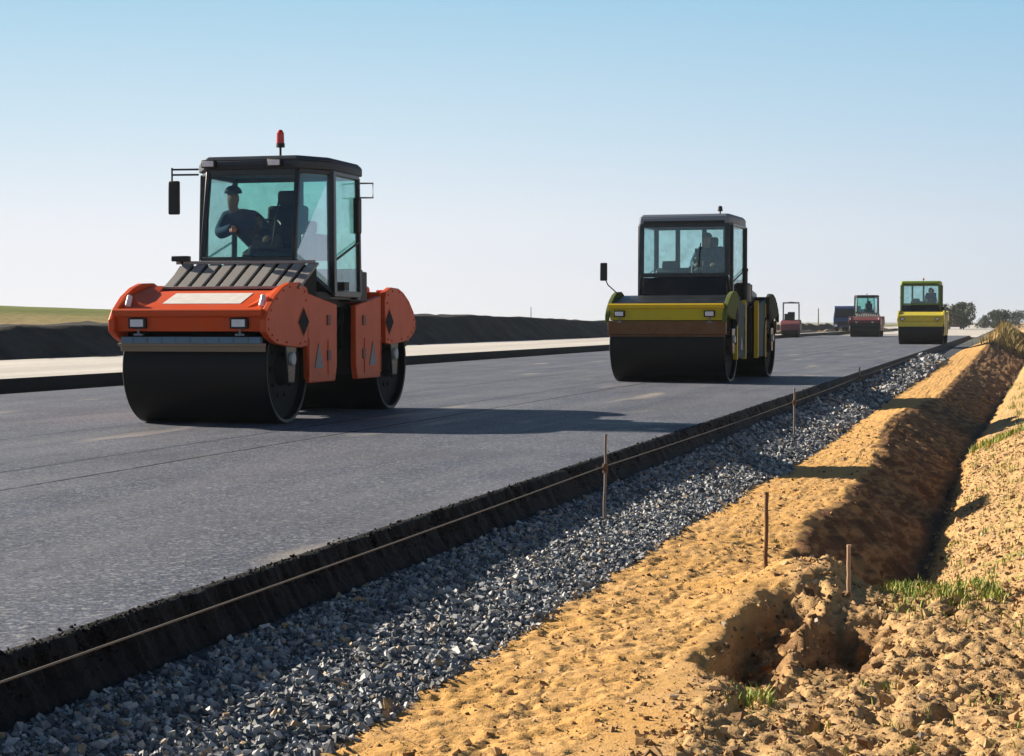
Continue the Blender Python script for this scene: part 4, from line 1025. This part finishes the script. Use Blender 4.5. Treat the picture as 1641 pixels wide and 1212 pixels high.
def truck():
    root = empty('blue_truck', (-14.75,182,.0), R(-6)); tag(root, 'dark blue truck partly hidden behind the dark red roller', 'truck')
    mb = MB(); mb.prismx([(-3.4,.6),(-3.5,1.4),(-3.2,2.4),(-3.0,2.6),(-1.7,2.6),(-1.6,.6)], -1.15, 1.15); cb = mb.build('cab', M['navy'], root, bevel=.08)
    mb = MB(); mb.pane((-1.0,-3.47,1.5),(1.0,-3.47,1.5),(.95,-3.2,2.35),(-.95,-3.2,2.35),.03); mb.build('windscreen', M['glass_dark'], cb)
    mb = MB(); mb.box(0,-3.5,.95,1.6,.06,.35); mb.build('grille', M['black'], cb)
    for s in (-.9,.9):
        mb = MB(); mb.box(s,-3.5,.75,.3,.06,.2); mb.build('headlight', M['lens'], cb)
    mb = MB(); mb.prismx([(-1.4,1.0),(-1.5,2.3),(3.4,2.3),(3.2,1.0)], -1.2, 1.2); mb.build('tipper_body', M['navy'], root, bevel=.04)
    mb = MB(); mb.box(0,0,.75,.9,6.6,.25); mb.build('chassis', M['black'], root)
    for y in (-2.6,1.2,2.5):
        for s in (-1.02,1.02):
            mb = MB(); wheel(mb, s, y, .5, .3); mb.build('wheel', M['rubber'], root, bevel=.04)
truck()
def orange_truck():
    root = empty('orange_truck', (-9.4,330,-.1), R(3)); tag(root, 'orange and grey lorry with a raised body behind the yellow roller', 'truck')
    mb = MB(); mb.prismx([(-3.4,.6),(-3.5,1.3),(-3.2,2.2),(-1.7,2.2),(-1.6,.6)], -1.2, 1.2); cb = mb.build('cab', M['orange'], root, bevel=.08)
    mb = MB(); mb.box(0,-3.45,.50,2.3,.2,.35); mb.build('bumper', M['black'], cb)
    mb = MB(); mb.pane((-1.0,-3.46,1.35),(1.0,-3.46,1.35),(.95,-3.25,2.0),(-.95,-3.25,2.0),.03); mb.build('windscreen', M['glass_dark'], cb)
    mb = MB(); mb.prismx([(-1.4,1.3),(-1.2,3.0),(3.2,2.3),(3.2,1.0)], -1.25, 1.25); mb.build('tipper_body', M['roofgrey2'], root, bevel=.05)
    mb = MB(); mb.box(0,0,.75,.9,6.6,.25); mb.build('chassis', M['black'], root)
    for y in (-2.6,1.2,2.5):
        for s in (-1.05,1.05):
            mb = MB(); wheel(mb, s, y, .5, .3); mb.build('wheel', M['rubber'], root, bevel=.04)
orange_truck()
def pole(x, y, h, r, label):
    mb = MB(); mb.cyl((x,y,-.3),(x,y,h),r,r*.7,10); mb.cyl((x,y,h-.02),(x,y,h+.05),r*.9,r*.5,8)
    o = mb.build('utility_pole', M['wood2']); tag(o, label, 'pole')
M['wood2'] = plain('grey_wood', (.2,.19,.18), .8)
M['wood2'] = plain('grey_wood', (.2,.19,.18), .8)
pole(-40.5,410,4.0,.16,'thin grey pole beyond the spoil heap, left of the blue truck')
pole(-110,430,4.6,.12,'faint thin pole on the skyline left of the yellow fronted roller')
# spoil heap left of the road far away
def heap(name, pts, wd, hgt, mat, label, cat, seed):
    (xa,ya),(xb,yb) = pts; n = 60; k = 24; V = []; 
    T, U = np.meshgrid(np.linspace(0,1,n), np.linspace(-1,1,k), indexing='ij')
    d = Vector((xb-xa,yb-ya,0)); L = d.length; d /= L; p = Vector((-d.y,d.x,0))
    prof = np.clip(1-np.abs(U),0,1)**.8*np.minimum(1,np.minimum(T,1-T)*8)**.5
    Z = hgt(T)*prof*(1+.35*fbm(T*L*.35,U*2,4,seed))-.35
    X = xa+d.x*T*L+p.x*U*wd; Y = ya+d.y*T*L+p.y*U*wd
    V = np.stack([X.ravel(),Y.ravel(),Z.ravel()],1); i = (np.arange(n-1)[:,None]*k+np.arange(k-1)[None,:]).ravel()
    o = npmesh(name, V, np.stack([i,i+1,i+k+1,i+k],1), mat, True); tag(o, label, cat)
M['tansoil'] = simple_ground('tan_spoil', (.26,.18,.11), (.46,.36,.25), .8)
M['darksp'] = simple_ground('dark_spoil', (.08,.06,.05), (.17,.13,.10), .8)
heap('spoil_heap', ((-18.5,150),(-15.5,260)), 1.6, lambda T: 1.5-.9*T, M['darksp'], 'long low brown spoil heap tapering away beside the road behind the small machine', 'soil heap', 91)
heap('sand_heap', ((-17.0,120),(-14.9,255)), .9, lambda T: .75+0*T, M['tansoil'], 'pale tan ridge of sand along the left edge of the road in the distance', 'sand heap', 92)

# ------------------------------------------------------------------ far trees
leafm = stone_mat('foliage', [(0,(.035,.055,.03)),(.5,(.06,.085,.045)),(1,(.11,.13,.07))], .8)
def tree(x, y, h, wdt, label, z0=-.3, n=2600, group='trees on the horizon'):
    root = empty('tree', (x,y,z0)); tag(root, label, 'tree', group)
    mb = MB(); mb.tube([(0,0,-.3),(.05*h*.1,0,h*.3),(0,.1,h*.62)], h*.022, 8)
    for q in range(6):
        a = q*1.05+random.random(); z_ = h*(.3+.05*q)
        mb.tube([(0,0,z_),(math.cos(a)*wdt*.25,math.sin(a)*wdt*.25,z_+h*.14),(math.cos(a)*wdt*.36,math.sin(a)*wdt*.36,z_+h*.26)], h*.009, 5)
    mb.build('trunk', M['bark'], root, smooth=True)
    cl = [(random.gauss(0,.27)*wdt,random.gauss(0,.27)*wdt,h*(.22+.70*random.random())) for _ in range(26)]
    cl = np.array([(a,b,c_) for a,b,c_ in cl]); cl[:,:2] *= (1.15-.75*np.abs(cl[:,2]/h-.5)*1.6)[:,None].clip(.3,1)
    idx = rng.integers(0,len(cl),n); r = wdt*.17*rng.uniform(.3,1,n)
    dv = rng.normal(size=(n,3)); dv /= np.linalg.norm(dv,axis=1)[:,None]
    Pc = cl[idx]+dv*r[:,None]*np.array([1,1,.8]); s = .15
    A = rng.normal(size=(n,3)); A /= np.linalg.norm(A,axis=1)[:,None]; B = np.cross(A, rng.normal(size=(n,3))); B /= np.linalg.norm(B,axis=1)[:,None]
    sz = s*rng.uniform(.6,1.5,n)[:,None]
    V = np.stack([Pc-A*sz,Pc-B*sz*.6,Pc+A*sz,Pc+B*sz*.6],1).reshape(-1,3)
    o = npmesh('crown', V, np.arange(4*n).reshape(-1,4), leafm, False, {'rnd': np.repeat(rng.random(n),4)}); o.parent = root
tl = [(-11.9,300,4.5,5.5,'rounded grey green tree just right of the yellow roller on the horizon'),(-9.6,310,4.1,5,'middle tree of the clump beyond the orange lorry'),
      (-7.2,300,4.4,4.6,'rightmost taller tree of the clump beyond the orange lorry'),(-3.4,360,2.5,5,'low dark bush at the vanishing point of the road'),
      (-1.6,330,3.3,4.6,'pale tree standing at the foot of the weedy mound'),(1.6,420,3.8,7,'hazy tree behind the weedy mound at the right edge')]
for a in tl: tree(*a)

# ------------------------------------------------------------------ the dusty air
def haze():
    mb = MB(); mb.box(-800,2650,6.5,9000,5900,18)
    m = bpy.data.materials.new('haze'); m.use_nodes = True; n = m.node_tree; n.nodes.clear()
    v = N(n,'ShaderNodeVolumePrincipled'); v.inputs['Color'].default_value = (.80,.87,.95,1); v.inputs['Density'].default_value = .0002; v.inputs['Anisotropy'].default_value = .2
    o = N(n,'ShaderNodeOutputMaterial'); n.links.new(v.outputs[0], o.inputs['Volume'])
    m.cycles.homogeneous_volume = True
    h = mb.build('haze', m); tag(h, kind='stuff')
haze()
S.cycles.volume_bounces = 0
